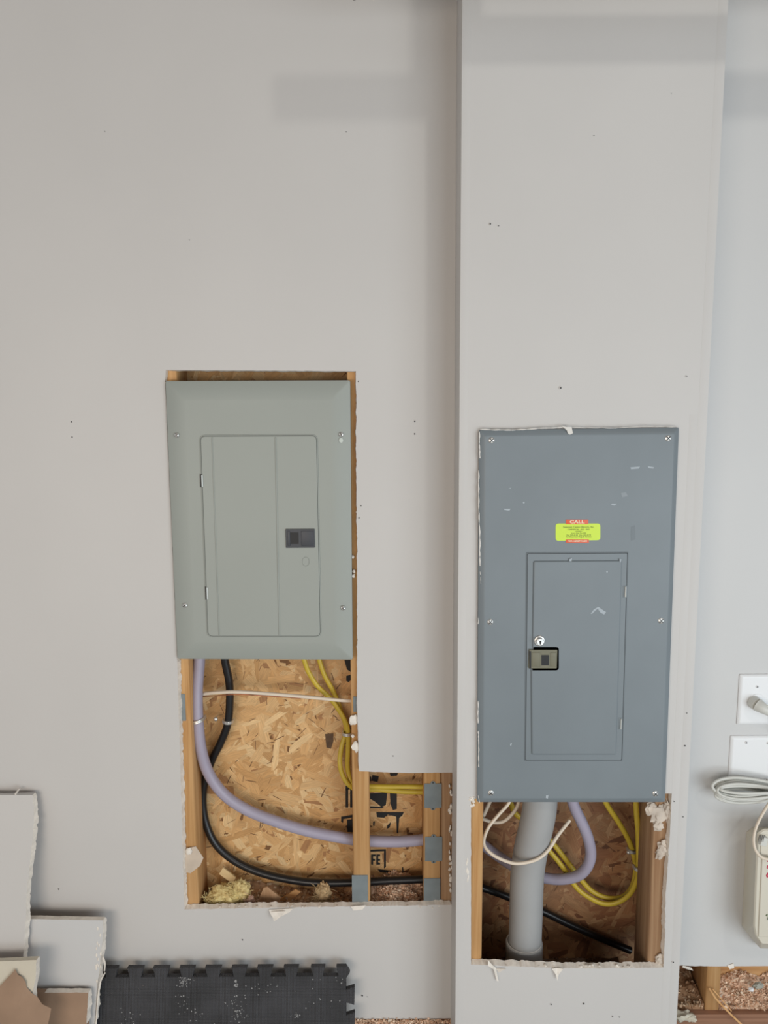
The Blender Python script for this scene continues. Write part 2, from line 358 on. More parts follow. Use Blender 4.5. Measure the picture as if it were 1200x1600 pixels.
def stud(x0, x1, y0, y1, z0, z1, label, m=PINE, skew=0, group='wall studs'):
    mb = MB(); b = .0025
    for_l = []
    for z, dx in ((z0, -skew), (z1, skew)):
        for_l.append([(x0+dx+b, y0, z), (x1+dx-b, y0, z), (x1+dx, y0+b, z), (x1+dx, y1-b, z), (x1+dx-b, y1, z), (x0+dx+b, y1, z), (x0+dx, y1-b, z), (x0+dx, y0+b, z)])
    mb.loops(for_l); return tag(mb.build('wall_stud', m), label, 'wall stud', None)
X = lambda px, py, Y: P(px, py, Y).x
sw = .038
xl = X(302, 1200, YS); stud(xl-sw, xl, YS, YO-.002, ZSILL, ZTOP, 'pine stud along the left edge of the left opening, small nail plate on it')
xc = X(551, 1300, YS); stud(xc, xc+sw, YS, YO-.002, ZSILL, ZTOP, 'pine stud in the middle of the left opening, its foot covered by a nail plate')
xr = X(662, 1300, YS); stud(xr, xr+sw, YS, YO-.002, ZSILL, ZTOP, 'pine stud with three nail plates at the right end of the left opening')
xr2 = xr+sw+.0008; stud(xr2, xr2+sw, YS, YO-.002, ZSILL, ZTOP, 'bare pine stud squeezed between the three-plate stud and the boxed-out corner', PINED)
YBS = YB+TK+.0005
xb = X(754, 1380, YBS); stud(xb-sw, xb, YBS, -.0075, .3, ZTOP, 'bright pine stud left of the grey conduit in the lower right opening')
xb2 = X(1016, 1400, YBS); stud(xb2, xb2+sw, YBS, -.0075, .3, ZTOP, 'brownish stud right of the yellow cables in the lower right opening, plaster smeared', PINED)
xe = X(1103, 1545, YS); stud(xe, xe+.0335, YS, YO-.002, ZSILL, ZTOP, 'short exposed stud on the brown sill at the lower right corner', PINE)
mb = MB(); mb.box((-1.2, .0005, ZSILL-.038), (1.5, .102, ZSILL-.0005)); tag(mb.build('sill_plate', SILL, smooth=0), 'brown wooden sill plate under the studs', 'sill plate')
a = P(1135, 1512, .06); b_ = P(1135, 1540, .06)
mb = MB(); mb.box((xe+.0345, .055, b_.z-.03), (1.1, .094, a.z+.06)); tag(mb.build('blocking_board', PINEX, smooth=0), 'orange blocking board across the cavity right of the short exposed stud', 'board')
mb = MB(); mb.box((-2.2, .0135, 0), (2.2, .3, ZSILL-.0385)); tag(mb.build('wall_base', CONC, smooth=0), 'concrete stem wall under the sill', kind='structure')
mb = MB(); mb.box((-2.5, -5.5, -.05), (3.0, .013, 0)); tag(mb.build('floor', CONC, smooth=0), 'bare concrete garage floor', kind='structure')
mb = MB()                                          # overhead door rail above the frame, it shades the wall top
rx = P(460, 150, 0).x+.125; rz0 = P(700, 185, 0).z+.1375; rz1 = P(700, 121, 0).z+.1375
mb.box((rx, -.256, rz0), (1.7, -.25, rz1)); mb.box((rx, -.25, rz0), (1.7, -.225, rz0+.003)); hx = P(655, 60, 0).x+.125
rail = thing('overhead_rail', (rx, -.25, rz0), 'grey steel overhead rail hung from the ceiling just above the view', 'rail'); mb.build('rail', BOXM, rail, smooth=0)
for k in (0, 1.1): mb = MB(); mb.box((hx+k, -.249, rz0+.004), (hx+k+.06, -.246, ZTOP)); mb.build('hanger', BOXM, rail, smooth=0)
mb = MB(); mb.box((-2.5, -5.5, ZTOP+.001), (3.0, .3, ZTOP+.05)); tag(mb.build('ceiling', mat('dimming_brown', (.20, .13, .08), .8), smooth=0), 'unseen ceiling, dark brown to dim the wall top', kind='structure')  # ceiling is out of view, its brown chosen to darken and warm the wall top

# holes and specks in the walls
def speck(px, py, Y, r, wall, pale=False):
    mb = MB(); c = P(px, py, Y); s = sc(px, py, Y)*r*.8
    if pale: blob(mb, (c.x, Y, c.z), (s*1.6, .0006, s*1.6), 1, 2, .5, 2, px)
    a0 = R.uniform(0, 1); mb.add([(c.x+math.cos(a0+k)*s*R.uniform(.7, 1.1), Y-.0009, c.z+math.sin(a0+k)*s*R.uniform(.7, 1.1)) for k in range(6)], [tuple(range(6))])
    mb.build('screw_hole' if pale else 'nail_hole', [DARK, wall.data.materials[0]], wall, fix=False)
for px, py, r, pl in ((112, 659, 1.5, 1), (113, 683, 1.5, 1), (648, 658, 1.7, 1), (648, 678, 1.7, 1), (164, 205, 1.0, 0), (541, 206, .9, 0), (296, 375, 1.0, 0), (553, 1, 1.0, 0), (560, 596, 1.5, 0), (564, 790, 1.5, 1), (561, 809, 1.3, 1), (614, 1181, 1.2, 0), (379, 1468, 1.6, 1), (566, 1555, 2.0, 1), (574, 1557, 1.0, 0), (92, 1389, 1.5, 0), (555, 1, .6, 0)):
    speck(px, py, 0, r, wl, pl)
for px, py, r, pl in ((766, 350, 1.6, 1), (779, 353, 1.0, 0), (928, 212, 1.0, 0), (876, 606, 2.0, 1), (861, 1569, 1.6, 0), (912, 1568, 1.8, 0), (968, 1589, 1.3, 0), (957, 1588, 1.3, 0), (1073, 588, 1.2, 1), (1070, 1165, 1.8, 0), (1073, 1114, 1.2, 0), (1053, 1252, 1.2, 0), (1052, 1503, 1.6, 1), (1067, 1276, 1.5, 0), (1049, 146, .8, 0)):
    speck(px, py, YB-.001, r, wc, pl)
# torn paper, chips and plaster
def shard(mb, pts, Y0, Y1, th=.0012, mi=0):
    n = len(pts); vs = [P(x, y, Y0+(Y1-Y0)*k/(n-1)) for k, (x, y) in enumerate(pts)]
    mb.loops([vs, [v+Vector((0, -th, 0)) for v in vs]], mi)
mb = MB()
shard(mb, [(420, 1421), (458, 1419), (452, 1425), (440, 1431), (430, 1438), (424, 1430)], -.001, -.012)
shard(mb, [(424, 1424), (446, 1423), (438, 1432), (428, 1439)], -.006, -.016)
shard(mb, [(548, 1416), (572, 1414), (566, 1421), (552, 1422)], -.002, -.006)
for k in range(26):
    x = R.uniform(292, 700); blob(mb, P(x, 1416+R.uniform(-2, 2), .002), (.003, .004, .0015), 0, 1, .5, 2, k)
for x, y, s in ((552, 1125, .012), (556, 1167, .012), (551, 1150, .004), (552, 900, .0045), (553, 893, .004), (551, 870, .004), (559, 800, .005), (562, 806, .006), (558, 1010, .003), (295, 1330, .009)):
    blob(mb, P(x, y, .008 if x < 500 else .006), (s*.8, .004, s), 0, 2, .4, 2, x)
for k in range(30):
    y = R.uniform(1215, 1405); blob(mb, P(705+R.uniform(-3, 3), y, .006), (.003*R.uniform(.5, 1.6), .004, .006*R.uniform(.5, 1.5)), 0, 1, .5, 2, k)
mb.build('plaster_crumbs', GYP, wl, smooth=40)
mb = MB(); shard(mb, [(289, 1326), (306, 1322), (318, 1340), (313, 1352), (298, 1364), (290, 1362)], .0125, .0105); mb.build('torn_paper', mat('pale_torn_paper', (.62, .52, .42), .8, bump=.6, bscale=70, var=.15, vscale=30), wl, smooth=40)
mb = MB()
for pts in ([(763, 1500), (768, 1506), (775, 1512), (779, 1533), (776, 1532), (771, 1514), (762, 1508)], [(862, 1513), (870, 1512), (873, 1521), (871, 1532), (868, 1522)], [(868, 1512), (880, 1513), (873, 1522)], [(775, 1513), (790, 1513), (779, 1519)]):
    shard(mb, pts, YB-.001, YB-.007)
for k in range(22): blob(mb, P(R.uniform(740, 1034), 1509+R.uniform(-2, 2), YB+.004), (.004, .004, .002), 0, 1, .5, 2, k)
for k in range(16): blob(mb, P(737+R.uniform(-3, 3), R.uniform(1245, 1262), YB+.001), (.003, .003, .003), 0, 1, .5, 2, k)
for k in range(9): blob(mb, P(731+R.uniform(-2, 2), R.uniform(1340, 1376), YB), (.0015, .001, .006), 0, 1, .5, 2, k)
mb.build('plaster_crumbs', GYP, wc, smooth=40)
mb = MB(); PLAS = mat('smeared_plaster', (.66, .57, .48), .85, bump=1, bscale=90, var=.25, vscale=50)
for x, y, sx, sz in ((1030, 1272, .016, .018), (1018, 1264, .012, .014), (1042, 1265, .006, .02), (1028, 1290, .01, .012), (1035, 1325, .010, .016), (1030, 1335, .007, .010), (1031, 1500, .010, .012), (1040, 1468, .004, .012)):
    blob(mb, P(x, y, YB+.010), (sx, .006, sz), 0, 3, .6, 2.5, x)
mb.build('plaster_smear', PLAS, wc, smooth=50)
mb = MB()                                          # torn paint lip around the slate panel
def lip(pts, w, Y):
    for i in range(len(pts)-1):
        a, b = Vector(xz(*pts[i], Y)), Vector(xz(*pts[i+1], Y)); q = rough_seg(a, b, .004, .0008, i*3.3)+[tuple(b)]
        tube(mb, [(x, Y+.0005*math.sin(k), z) for k, (x, z) in enumerate(q)], lambda t: w*(.35+.9*abs(math.sin(t*9+i*2))), 6, 1, smooth=False)
lip([(749, 674), (749, 690), (750, 716)], .0011, YB-.010)
lip([(748, 735), (748, 790), (750, 850), (750, 884)], .0012, YB-.010)
lip([(750, 893), (752, 915)], .0006, YB-.010); lip([(747, 965), (747, 975)], .001, YB-.010)
lip([(747, 1095), (747, 1130)], .0010, YB-.010); lip([(747, 1142), (748, 1160), (748, 1198)], .0010, YB-.010); lip([(747, 1243), (749, 1254)], .0012, YB-.010)
lip([(750, 671), (800, 672), (850, 669), (884, 667)], .0013, YB-.010); lip([(893, 668), (960, 669), (1010, 666), (1060, 667)], .0008, YB-.010)
shard(mb, [(884, 667), (893, 667), (895, 677), (890, 679), (887, 677)], YB-.012, YB-.013)
shard(mb, [(877, 665), (884, 667), (886, 673)], YB-.012, YB-.013)
mb.build('torn_paint_lip', mat('torn_white_paint', (.72, .70, .66), .7), wc, smooth=40)
mb = MB(); shard(mb, [(1067, 1508), (1080, 1512), (1083, 1516), (1074, 1514), (1066, 1511)], -.001, -.008); shard(mb, [(1136, 1508), (1146, 1505), (1147, 1512), (1140, 1514)], .000, -.004); mb.build('torn_paper', GYP, wr, smooth=40)

# ------------------------------------------------------------------ screws and nail plates
def screw_mesh(r, slot=.3, h=.0022):
    mb = MB(); ls = [[(math.cos(a*math.pi/10)*r, 0, math.sin(a*math.pi/10)*r) for a in range(20)]]
    for k in range(1, 5):
        t = k/5*math.pi/2; ls.append([(math.cos(a*math.pi/10)*r*math.cos(t), -h*math.sin(t), math.sin(a*math.pi/10)*r*math.cos(t)) for a in range(20)])
    mb.loops(ls); c, s = math.cos(slot), math.sin(slot); l, w = r*.8, r*.13
    mb.add([(x*c-z*s, -h*1.03, x*s+z*c) for x, z in ((-l, -w), (l, -w), (l, w), (-l, w))], [(0, 1, 2, 3)], 1)
    mb.add([(x*c-z*s, -h*1.04, x*s+z*c) for x, z in ((-w, -l), (w, -l), (w, l), (-w, l))], [(0, 1, 2, 3)], 1)
    return mb
def screws(spots, Y, r, parent, slot=.6):
    first = None
    for i, (x, y) in enumerate(spots):
        w = P(x, y, Y)
        if first is None: first = screw_mesh(r, slot).build('screw', [ZINC, DARK], parent, origin=(0, 0, 0)); first.location = w-wloc(parent)
        else: copyat(first, w, parent)
def nail_plate(x0, y0, x1, y1, Y, label, tabs=False, group=None):
    q = rectpx(x0, y0, x1, y1, Y); t = thing('nail_plate', P((x0+x1)/2, y1, Y), label, 'nail plate', group)
    mb = MB(); plate(mb, rounded(q, .0012, 2), Y-.0016, Y-.0001, .0004)
    if tabs:
        cx = (q[0][0]+q[1][0])/2
        for s, zz in ((1, q[2][1]), (-1, q[0][1])):
            pts = [(cx-.0065, zz-s*.001), (cx+.0065, zz-s*.001), (cx+.0035, zz+s*.0055), (cx-.0035, zz+s*.0055)]
            plate(mb, rounded(pts, .002, 3), Y-.0014, Y-.0001, .0003)
            n = screw_mesh(.0015).build('nail_head', [DARK, DARK], t, origin=(0, 0, 0)); n.location = Vector((cx, Y-.0014, zz+s*.002))-wloc(t)
    mb.build('plate', PLATE, t)
nail_plate(663, 1224, 690, 1262, YS, 'upper of the two tabbed nail plates on the stud beside the boxed-out corner', True)
nail_plate(664, 1307, 691, 1345, YS, 'lower tabbed nail plate on the right stud, at the lavender cable', True)
nail_plate(662, 1372, 688, 1414, YS, 'plain dark nail plate at the foot of the right stud, at the black cable')
nail_plate(550, 1367, 575, 1409, YS, 'pale grey-blue nail plate at the foot of the middle stud')
nail_plate(280, 1084, 290, 1126, YS, 'narrow nail plate on the far left stud beside the lavender cable')
nail_plate(552, 1088, 563, 1112, YS, 'half-hidden nail plate behind the drywall edge where the cream wire ends')

# ------------------------------------------------------------------ left (sage) panel
YG = -.012
t = thing('breaker_panel', P(405, 1031, YG), 'sage green breaker panel with black latch in the left wall opening', 'breaker panel')
cov = [xz(276, 1031, YG), xz(551, 1032, YG), xz(547, 594, YG), xz(257, 595, YG)]
mb = MB(); p = rounded(cov, .004, 3)
if area2(p) < 0: p = p[::-1]
ls = [[(x, .0, z) for x, z in p], [(x, YG+.0062, z) for x, z in p]]
for d, y in ((.0006, .0048), (.0018, .0040), (.034, .0004), (.037, .0001), (.040, 0)):
    ls.append([(x, YG+y, z) for x, z in rounded(inset(cov, d), .004, 3)])
# door recess is a moulded rim standing on the cover face
mb.loops(ls); cover = mb.build('cover', GREEN, t, smooth=25)
dr = [xz(325, 994, YG), xz(501, 994, YG), xz(495, 680, YG), xz(313, 681, YG)]
mb = MB(); p = rounded(dr, .011, 6); plate(mb, inset(p, -.0018), YG-.0022, YG+.0004, .0010); plate(mb, inset(p, -.0001), YG-.0023, YG+.0004, .0001, 1); mb.build('door_rim', [GREEN, mat('shut_line', (.10, .11, .10), .7)], t)
door = MB(); plate(door, inset(p, .0009), YG-.0030, YG+.0004, .0012)
def ridge(mb, pa, pb, w, y0, h, mi=0):
    a, b = Vector(xz(*pa, YG)), Vector(xz(*pb, YG)); d = (b-a).normalized(); n = Vector((-d.y, d.x))*w
    q = [a-n, b-n, b+n, a+n]; plate(mb, [tuple(v) for v in q], y0-h, y0+.0002, min(w*.8, h), mi, 2)
dobj = None
ridge(door, (431, 683), (437, 992), .0016, YG-.0030, .0018)
ridge(door, (332, 683), (343, 992), .0013, YG-.0030, .0014)
dobj = door.build('door', GREEN, t, smooth=30)
mb = MB(); q = rectpx(447, 826, 492, 855, YG); plate(mb, rounded(q, .001, 2), YG-.0062, YG-.0025, .0007)
hole = rectpx(454, 831, 467, 849, YG)
mb.add([(x, YG-.0065, z) for x, z in hole], [(0, 1, 2, 3)], 1)
q2 = rectpx(471, 829, 490, 852, YG); plate(mb, q2, YG-.0072, YG-.006, .0008)
q3 = rectpx(450, 829, 454, 852, YG); plate(mb, q3, YG-.0072, YG-.006, .0006)
mb.build('latch', [LATCHB, DARK], dobj)
mb = MB(); c = P(478, 877, YG); rr = .0085
ring = [(c.x+.0075*math.copysign(min(1, abs(math.cos(k*math.pi/12))*1.1), math.cos(k*math.pi/12)), c.z+.010*math.sin(k*math.pi/12)) for k in range(24)]
ls = [[(x, YG-.0029, z) for x, z in ring], [(x, YG-.0038, z) for x, z in inset(ring, .0004)], [(x, YG-.0029, z) for x, z in inset(ring, .0011)]]
mb.loops(ls, 0, False, False); mb.build('knockout', GREEN, dobj)
for (x0, y0, x1, y1) in ((313, 741, 319, 761), (321, 916, 327, 936)):
    mb = MB(); q = rectpx(x0, y0, x1, y1, YG); plate(mb, q, YG-.0026, YG, .0005, 1); q = rectpx(x0+2, y0+1, x1-1, y1-1, YG)
    a = (q[0][0]+q[1][0])/2; tube(mb, [(a, YG-.0038, q[0][1]), (a, YG-.0038, q[2][1])], .0019, 8, smooth=False); mb.build('hinge', [HNG, DARK], t)
screws([(276, 680), (533, 679), (289, 946), (536, 950)], YG-.0002, .0052, t, .5)
mb = MB(); c = P(533, 688, YG); mb.loops([[(c.x+math.cos(k*.4488)*.0045, YG-.0004+dy, c.z+math.sin(k*.4488)*.005) for k in range(14)] for dy in (.0003, 0)]); mb.build('keyhole_slot', mat('bright_slot', (.55, .6, .56), .5), t)
mb = MB(); bx = rectpx(296, 622, 532, 1012, .04); mb.box((bx[0][0], .0006, bx[0][1]), (bx[1][0], .094, bx[2][1])); mb.build('enclosure', BOXM, t, smooth=0)

# ------------------------------------------------------------------ right (slate) panel
YP = YB-.014
t = thing('breaker_panel', P(893, 1256, YP), 'slate blue breaker panel with lock, khaki latch and lime sticker on the boxed-out wall', 'breaker panel')
cov = [xz(746, 1256, YP), xz(1041, 1256, YP), xz(1063, 668, YP), xz(749, 672, YP)]
mb = MB(); p = rounded(cov, .004, 3)
if area2(p) < 0: p = p[::-1]
ls = [[(x, YB-.0013, z) for x, z in p], [(x, YP+.0075, z) for x, z in p]]
for d, y in ((.0006, .0062), (.0018, .0052), (.0100, .0006), (.0115, .0001), (.013, 0)): ls.append([(x, YP+y, z) for x, z in rounded(inset(cov, d), .004, 3)])
mb.loops(ls); mb.build('cover', BLUE, t, smooth=20)
Q = lambda l: [xz(x, y, YP) for x, y in l]
fr = Q([(820, 1188), (972, 1188), (981, 863), (823, 864)])
mb = MB(); p = rounded(fr, .0015, 2)
if area2(p) < 0: p = p[::-1]
mb.loops([[(x, YP+.0002-dy, z) for x, z in inset(p, d)] for d, dy in ((-.0016, 0), (-.0006, .0014), (.0004, .0014))], 0, False, False)
mb.loops([[(x, YP-.0001-dy, z) for x, z in inset(p, d)] for d, dy in ((.0004, .0), (.0016, .0))], 1, False, False)
mb.build('door_frame', [BLUE, DARK], t)
mb = MB(); plate(mb, rounded(inset(fr, .0014), .003, 3), YP-.0018, YP+.0001, .0008)
inner = Q([(830, 1178), (962, 1178), (971, 875), (833, 876), (831, 1012), (870, 1012), (870, 1044), (829, 1044)])
pi = rounded(inner, [.004, .004, .004, .004, .003, .003, .003, .003], 3)
plate(mb, pi, YP-.0050, YP-.0017, .0030, 0, 3)
pi2 = Q([(826, 1182), (966, 1182), (976, 870), (828, 871)])
dobj = mb.build('door', BLUE, t, smooth=22)
mb = MB(); plate(mb, rounded(Q([(825, 1043), (869, 1043), (870, 1014), (826, 1014)]), .0012, 2), YP-.0060, YP-.0017, .0008)
mb.add([(x, YP-.0062, z) for x, z in Q([(845, 1038), (857, 1038), (857, 1022), (845, 1022)])], [(0, 1, 2, 3)], 1)
plate(mb, Q([(826, 1043), (829, 1043), (829, 1016), (826, 1016)]), YP-.0065, YP-.0055, .0003, 1)
for x0, x1 in ((830, 843), (859, 868)): plate(mb, Q([(x0, 1040), (x1, 1040), (x1, 1018), (x0, 1018)]), YP-.0070, YP-.0055, .0008)
mb.build('latch', [KHAKI, DARK], dobj)
mb = MB(); c = P(842, 1000, YP)
def cyl(mb, c, r, y0, y1, mi=0, bev=.0006, seg=24): plate(mb, [(c.x+math.cos(k*2*math.pi/seg)*r, c.z+math.sin(k*2*math.pi/seg)*r) for k in range(seg)], y1, y0, bev, mi)
cyl(mb, c, .0110, YP-.0035, YP-.0075, 0, .002); cyl(mb, c, .0078, YP-.007, YP-.0145, 0, .0012); cyl(mb, c, .0062, YP-.014, YP-.0152, 0, .0004)
plate(mb, [(c.x-.0011, c.z-.004), (c.x+.0011, c.z-.004), (c.x+.0022, c.z+.003), (c.x-.0022, c.z+.003)], YP-.0156, YP-.015, .0001, 1)
mb.build('key_lock', [ZINC, DARK], dobj)
for (x0, y0, x1, y1) in ((973, 915, 979, 933), (966, 1121, 972, 1139)):
    mb = MB(); plate(mb, rectpx(x0, y0, x1, y1, YP), YP-.0024, YP, .0004, 1); q = rectpx(x0+1, y0+1, x1, y1-1, YP); a = (q[0][0]+q[1][0])/2
    tube(mb, [(a, YP-.0035, q[0][1]), (a, YP-.0035, q[2][1])], .0017, 8, smooth=False); mb.build('hinge', [HNG, BLUE], t)
screws([(768, 688), (1044, 685), (766, 972), (1033, 970), (767, 1239), (1024, 1240)], YP-.0002, .0062, t, .8)
# sticker
mb = MB(); st = rounded(Q([(868, 845), (938, 844), (938, 818), (868, 818)]), .006, 5); plate(mb, st, YP-.0005, YP-.0001, .0001)
stk = mb.build('sticker', LIME, t); stk['label'] = 'lime green sticker with red tabs'
mb = MB(); plate(mb, Q([(884, 819), (919, 819), (919, 812), (884, 812)]), YP-.0007, YP-.0001, .0001); mb.build('sticker_tab', REDS, stk); mb = MB(); plate(mb, Q([(884, 848), (920, 848), (920, 843), (884, 843)]), YP-.0007, YP-.0001, .0001)
mb.build('sticker_tab', REDS, stk)
mb = MB(); c = P(901.5, 815.5, YP); text_geo(mb, 'CALL', .0085, c.x, c.z, YP-.0009, 0, 0, sx=1.45, bold=.0002)
c = P(902, 845.5, YP); text_geo(mb, 'FOR ASSISTANCE', .0042, c.x, c.z, YP-.0009, 0, 0, sx=1.15, bold=.0001)
for i, (l, h, y) in enumerate((('Swanson Center Electric, Inc.', .0050, 823.5), ('COMMERCIAL - RES. - IND.', .0036, 827.3), ('LICENSED', .0030, 830.3), ('Service Dept. Box 3090', .0030, 833), ('Day 555-0134   Eve. 555-0178', .0038, 836), ('For Electrical Help & Service', .0042, 839))):
    c = P(904, y, YP); text_geo(mb, l, h, c.x, c.z, YP-.0009, 1, 0, sx=1.02)
mb.build('sticker_print', [OFFW, TXT], stk, smooth=0, fix=False)
# wear
mb = MB()
def scuff(l, Y=YP-.0052):
    mb.add([P(x, y, Y) for x, y in l], [tuple(range(len(l)))])
    if not keep: mb.build('paint_scuff', SCUFF, t, smooth=0, fix=False); mb.v.clear(); mb.f.clear(); mb.m.clear()
keep = False
scuff([(923, 959), (928, 952), (935, 948), (943, 954), (947, 956), (944, 960), (938, 957), (934, 951), (929, 955), (925, 959)])
scuff([(889, 874), (894, 872), (893, 877), (890, 877)]); scuff([(968, 873), (971, 874), (970, 879), (968, 877)])
scuff([(948, 892), (950, 893), (949, 895), (947, 894)])
for l in ([(954, 787), (964, 787), (960, 790), (956, 789)], [(787, 795), (798, 795), (796, 798), (788, 797)], [(985, 730), (1000, 729), (998, 732), (986, 733)], [(1012, 728), (1022, 730), (1021, 732), (1013, 731)], [(853, 1243), (857, 1242), (856, 1248), (853, 1247)], [(797, 1162), (800, 1161), (799, 1165), (797, 1165)], [(817, 784), (820, 784), (819, 787), (817, 786)], [(930, 866), (934, 866), (933, 868), (930, 868)], [(794, 763), (799, 762), (798, 764)]):
    scuff(l, YP-.0004)
keep = True
mb = MB(); scuff([(986, 823), (992, 821), (993, 843), (986, 845)], YP-.0003); mb.build('grease_mark', mat('darker_smudge', (.14, .165, .18), .4), t, smooth=0, fix=False)
mb = MB(); scuff([(970, 770), (978, 769), (981, 775), (972, 777)], YP-.0003); mb.build('pale_smudge', mat('pale_smudge', (.23, .26, .28), .4), t, smooth=0, fix=False)
mb = MB(); bx = rectpx(778, 705, 1018, 1205, -.05); mb.box((bx[0][0], YB+TK+.002 if 0 else YB+.0005, bx[0][1]), (bx[1][0], -.012, bx[2][1])); mb.build('enclosure', BOXM, t, smooth=0)

# ------------------------------------------------------------------ cables
def cable(name, pts, wpx, m, label, cat='cable', seg=14, flat=1.0, group=None, parent=None, extra=None):
    mid = pts[len(pts)//2]; r = wpx/2*sc(*mid); mb = MB(); tube(mb, [P(*p) for p in pts], r, seg, 10, 0, flat)
    if extra: extra(mb)
    return tag(mb.build(name, m, smooth=60), label, cat, group)
cable('electrical_cable', [(313, 1005, .06), (311, 1040, .055), (308, 1080, .05), (309, 1125, .043), (314, 1170, .045), (326, 1208, .05), (350, 1241, .052), (385, 1265, .054), (430, 1283, .055), (480, 1298, .055), (530, 1308, .055), (563, 1313, .056), (610, 1315, .056), (640, 1314, .056), (676, 1310, .056)], 17.5, LAV, 'thick lavender cable sweeping down through the left opening')
cable('electrical_cable', [(348, 1005, .06), (352, 1035, .065), (358, 1065, .07), (359, 1095, .072), (356, 1130, .075), (345, 1160, .08), (331, 1188, .083), (320, 1222, .086), (317, 1255, .086), (323, 1290, .083), (338, 1320, .079), (365, 1344, .075), (400, 1361, .071), (440, 1372, .068), (490, 1379, .064), (550, 1379, .062), (610, 1376, .062), (676, 1373, .062)], 12, BLK, 'black cable curving down behind the lavender cable in the left opening')
def cu(mb):
    tube(mb, [P(x, y, yy) for x, y, yy in ((317, 1088, .062), (340, 1087, .048), (370, 1085, .038), (410, 1087, .039), (470, 1091, .04))], .0012, 6, 8, 1)
cable('electrical_wire', [(309, 1087, .064), (320, 1084, .058), (340, 1082, .045), (370, 1081, .034), (420, 1084, .034), (480, 1089, .036), (530, 1094, .038), (553, 1095, .04)], 5.6, [CREAM, COPPER], 'cream wire with bare copper strand running straight across the left opening', 'wire', extra=cu)
cable('electrical_cable', [(466, 1010, .07), (475, 1031, .07), (482, 1050, .072), (496, 1072, .074), (515, 1090, .075), (530, 1110, .076), (541, 1130, .076), (544, 1146, .076), (544, 1170, .078), (543, 1195, .078), (546, 1215, .075), (552, 1226, .066), (566, 1228, .058), (600, 1229, .055), (640, 1229, .055), (676, 1230, .056)], 7.6, YEL, 'yellow cable leaving the sage panel nearer the middle, held by the small clamp', seg=10, flat=.7)
cable('electrical_cable', [(494, 1010, .084), (500, 1035, .084), (507, 1055, .084), (518, 1075, .084), (526, 1092, .087), (533, 1112, .088), (540, 1132, .088), (540, 1146, .088), (534, 1166, .084), (531, 1190, .072), (535, 1210, .068), (545, 1226, .064), (560, 1234, .068), (590, 1234, .069), (630, 1237, .067), (676, 1238, .066)], 7.6, YEL, 'yellow cable leaving the sage panel nearer its right edge, bulging left below the clamp', seg=10, flat=.7)
# boxed-out cavity
cable('electrical_cable', [(740, 1306, .05), (752, 1318, .05), (775, 1335, .05), (800, 1352, .055), (830, 1366, .055), (860, 1373, .045), (885, 1373, .03), (905, 1367, .018), (918, 1353, .008), (923, 1334, 0), (919, 1310, -.008), (909, 1285, -.014), (898, 1262, -.018), (890, 1236, -.02)], 17, LAV, 'lavender cable looping behind the grey conduit in the lower right opening')
cable('electrical_cable', [(720, 1376, .075), (757, 1388, .075), (795, 1402, .078), (850, 1425, .08), (885, 1442, .08), (930, 1462, .08), (985, 1485, .08)], 11.5, BLK, 'black cable sloping down behind the grey conduit in the lower right opening')
cable('electrical_cable', [(938, 1238, .03), (950, 1260, .035), (966, 1284, .04), (980, 1308, .045), (988, 1328, .048), (993, 1350, .05), (992, 1372, .05), (984, 1392, .05), (968, 1403, .05), (945, 1402, .05), (922, 1390, .055), (898, 1362, .06), (880, 1338, .062), (862, 1316, .065), (835, 1290, .068), (806, 1272, .07), (795, 1245, .07)], 8.6, YEL, 'yellow cable entering the slate panel left of its neighbour, upper loop of the two', seg=10, flat=.8)
cable('electrical_cable', [(993, 1236, -.01), (994, 1262, -.01), (997, 1300, -.006), (998, 1330, 0), (998, 1352, .005), (995, 1375, .012), (984, 1397, .02), (965, 1410, .028), (943, 1412, .034), (920, 1402, .04), (900, 1386, .045), (880, 1356, .05), (862, 1334, .055), (840, 1310, .06)], 8.6, YEL, 'yellow cable hanging straight down at the right of the opening, lower loop of the two', seg=10, flat=.8)
cable('electrical_wire', [(800, 1240, -.035), (794, 1256, -.04), (778, 1274, -.045), (762, 1295, -.055), (756, 1318, -.06), (768, 1334, -.070), (792, 1346, -.079), (812, 1349, -.082), (838, 1343, -.080), (856, 1329, -.072), (872, 1305, -.055), (890, 1282, -.035)], 5.4, CREAM, 'long cream wire looping across the front of the grey conduit', 'wire', seg=10)
cable('electrical_wire', [(812, 1238, -.01), (809, 1258, -.01), (800, 1272, -.008), (787, 1283, -.004), (772, 1285, 0), (758, 1281, .004), (745, 1275, .01)], 5.6, CREAM, 'short cream wire hooking left under the slate panel behind the long one', 'wire', seg=10)
cable('electrical_wire', [(772, 1238, .0), (763, 1257, .01), (755, 1275, .015), (748, 1290, .02)], 6.5, CREAM, 'cream wire stub at the very top left of the lower right opening', 'wire', seg=10)
# staples
def staple(px, py, Y, w, ang, label, nail=(1, 0)):
    c = P(px, py, Y); s = sc(px, py, Y); r = w*s/2; t = thing('cable_staple', c, label, 'cable staple')
    u = Vector((math.cos(ang), 0, math.sin(ang))); mb = MB()
    pts = [c+u*r*math.cos(a)*1.12+Vector((0, -1, 0))*r*math.sin(a)*1.12 for a in [math.pi*k/8 for k in range(9)]]
    pts = [pts[0]+Vector((0, r, 0))]+pts+[pts[-1]+Vector((0, r, 0))]
    v = Vector((-u.z, 0, u.x))
    for k in (-1, 1): tube(mb, [p+v*k*.0017 for p in pts], .0024, 8, 3)
    mb.build('strap', ZINC, t)
    mb = MB(); e = c+u*r*nail[0]*1.35+Vector((0, -r*.3, -.004+nail[1]*.006)); blob(mb, e, (.0052, .0045, .0052), 0, 2, .15); tube(mb, [e, e+Vector((0, r+.012, 0))], .0013, 8, smooth=False)
    mb.build('nail', ZINC, t)
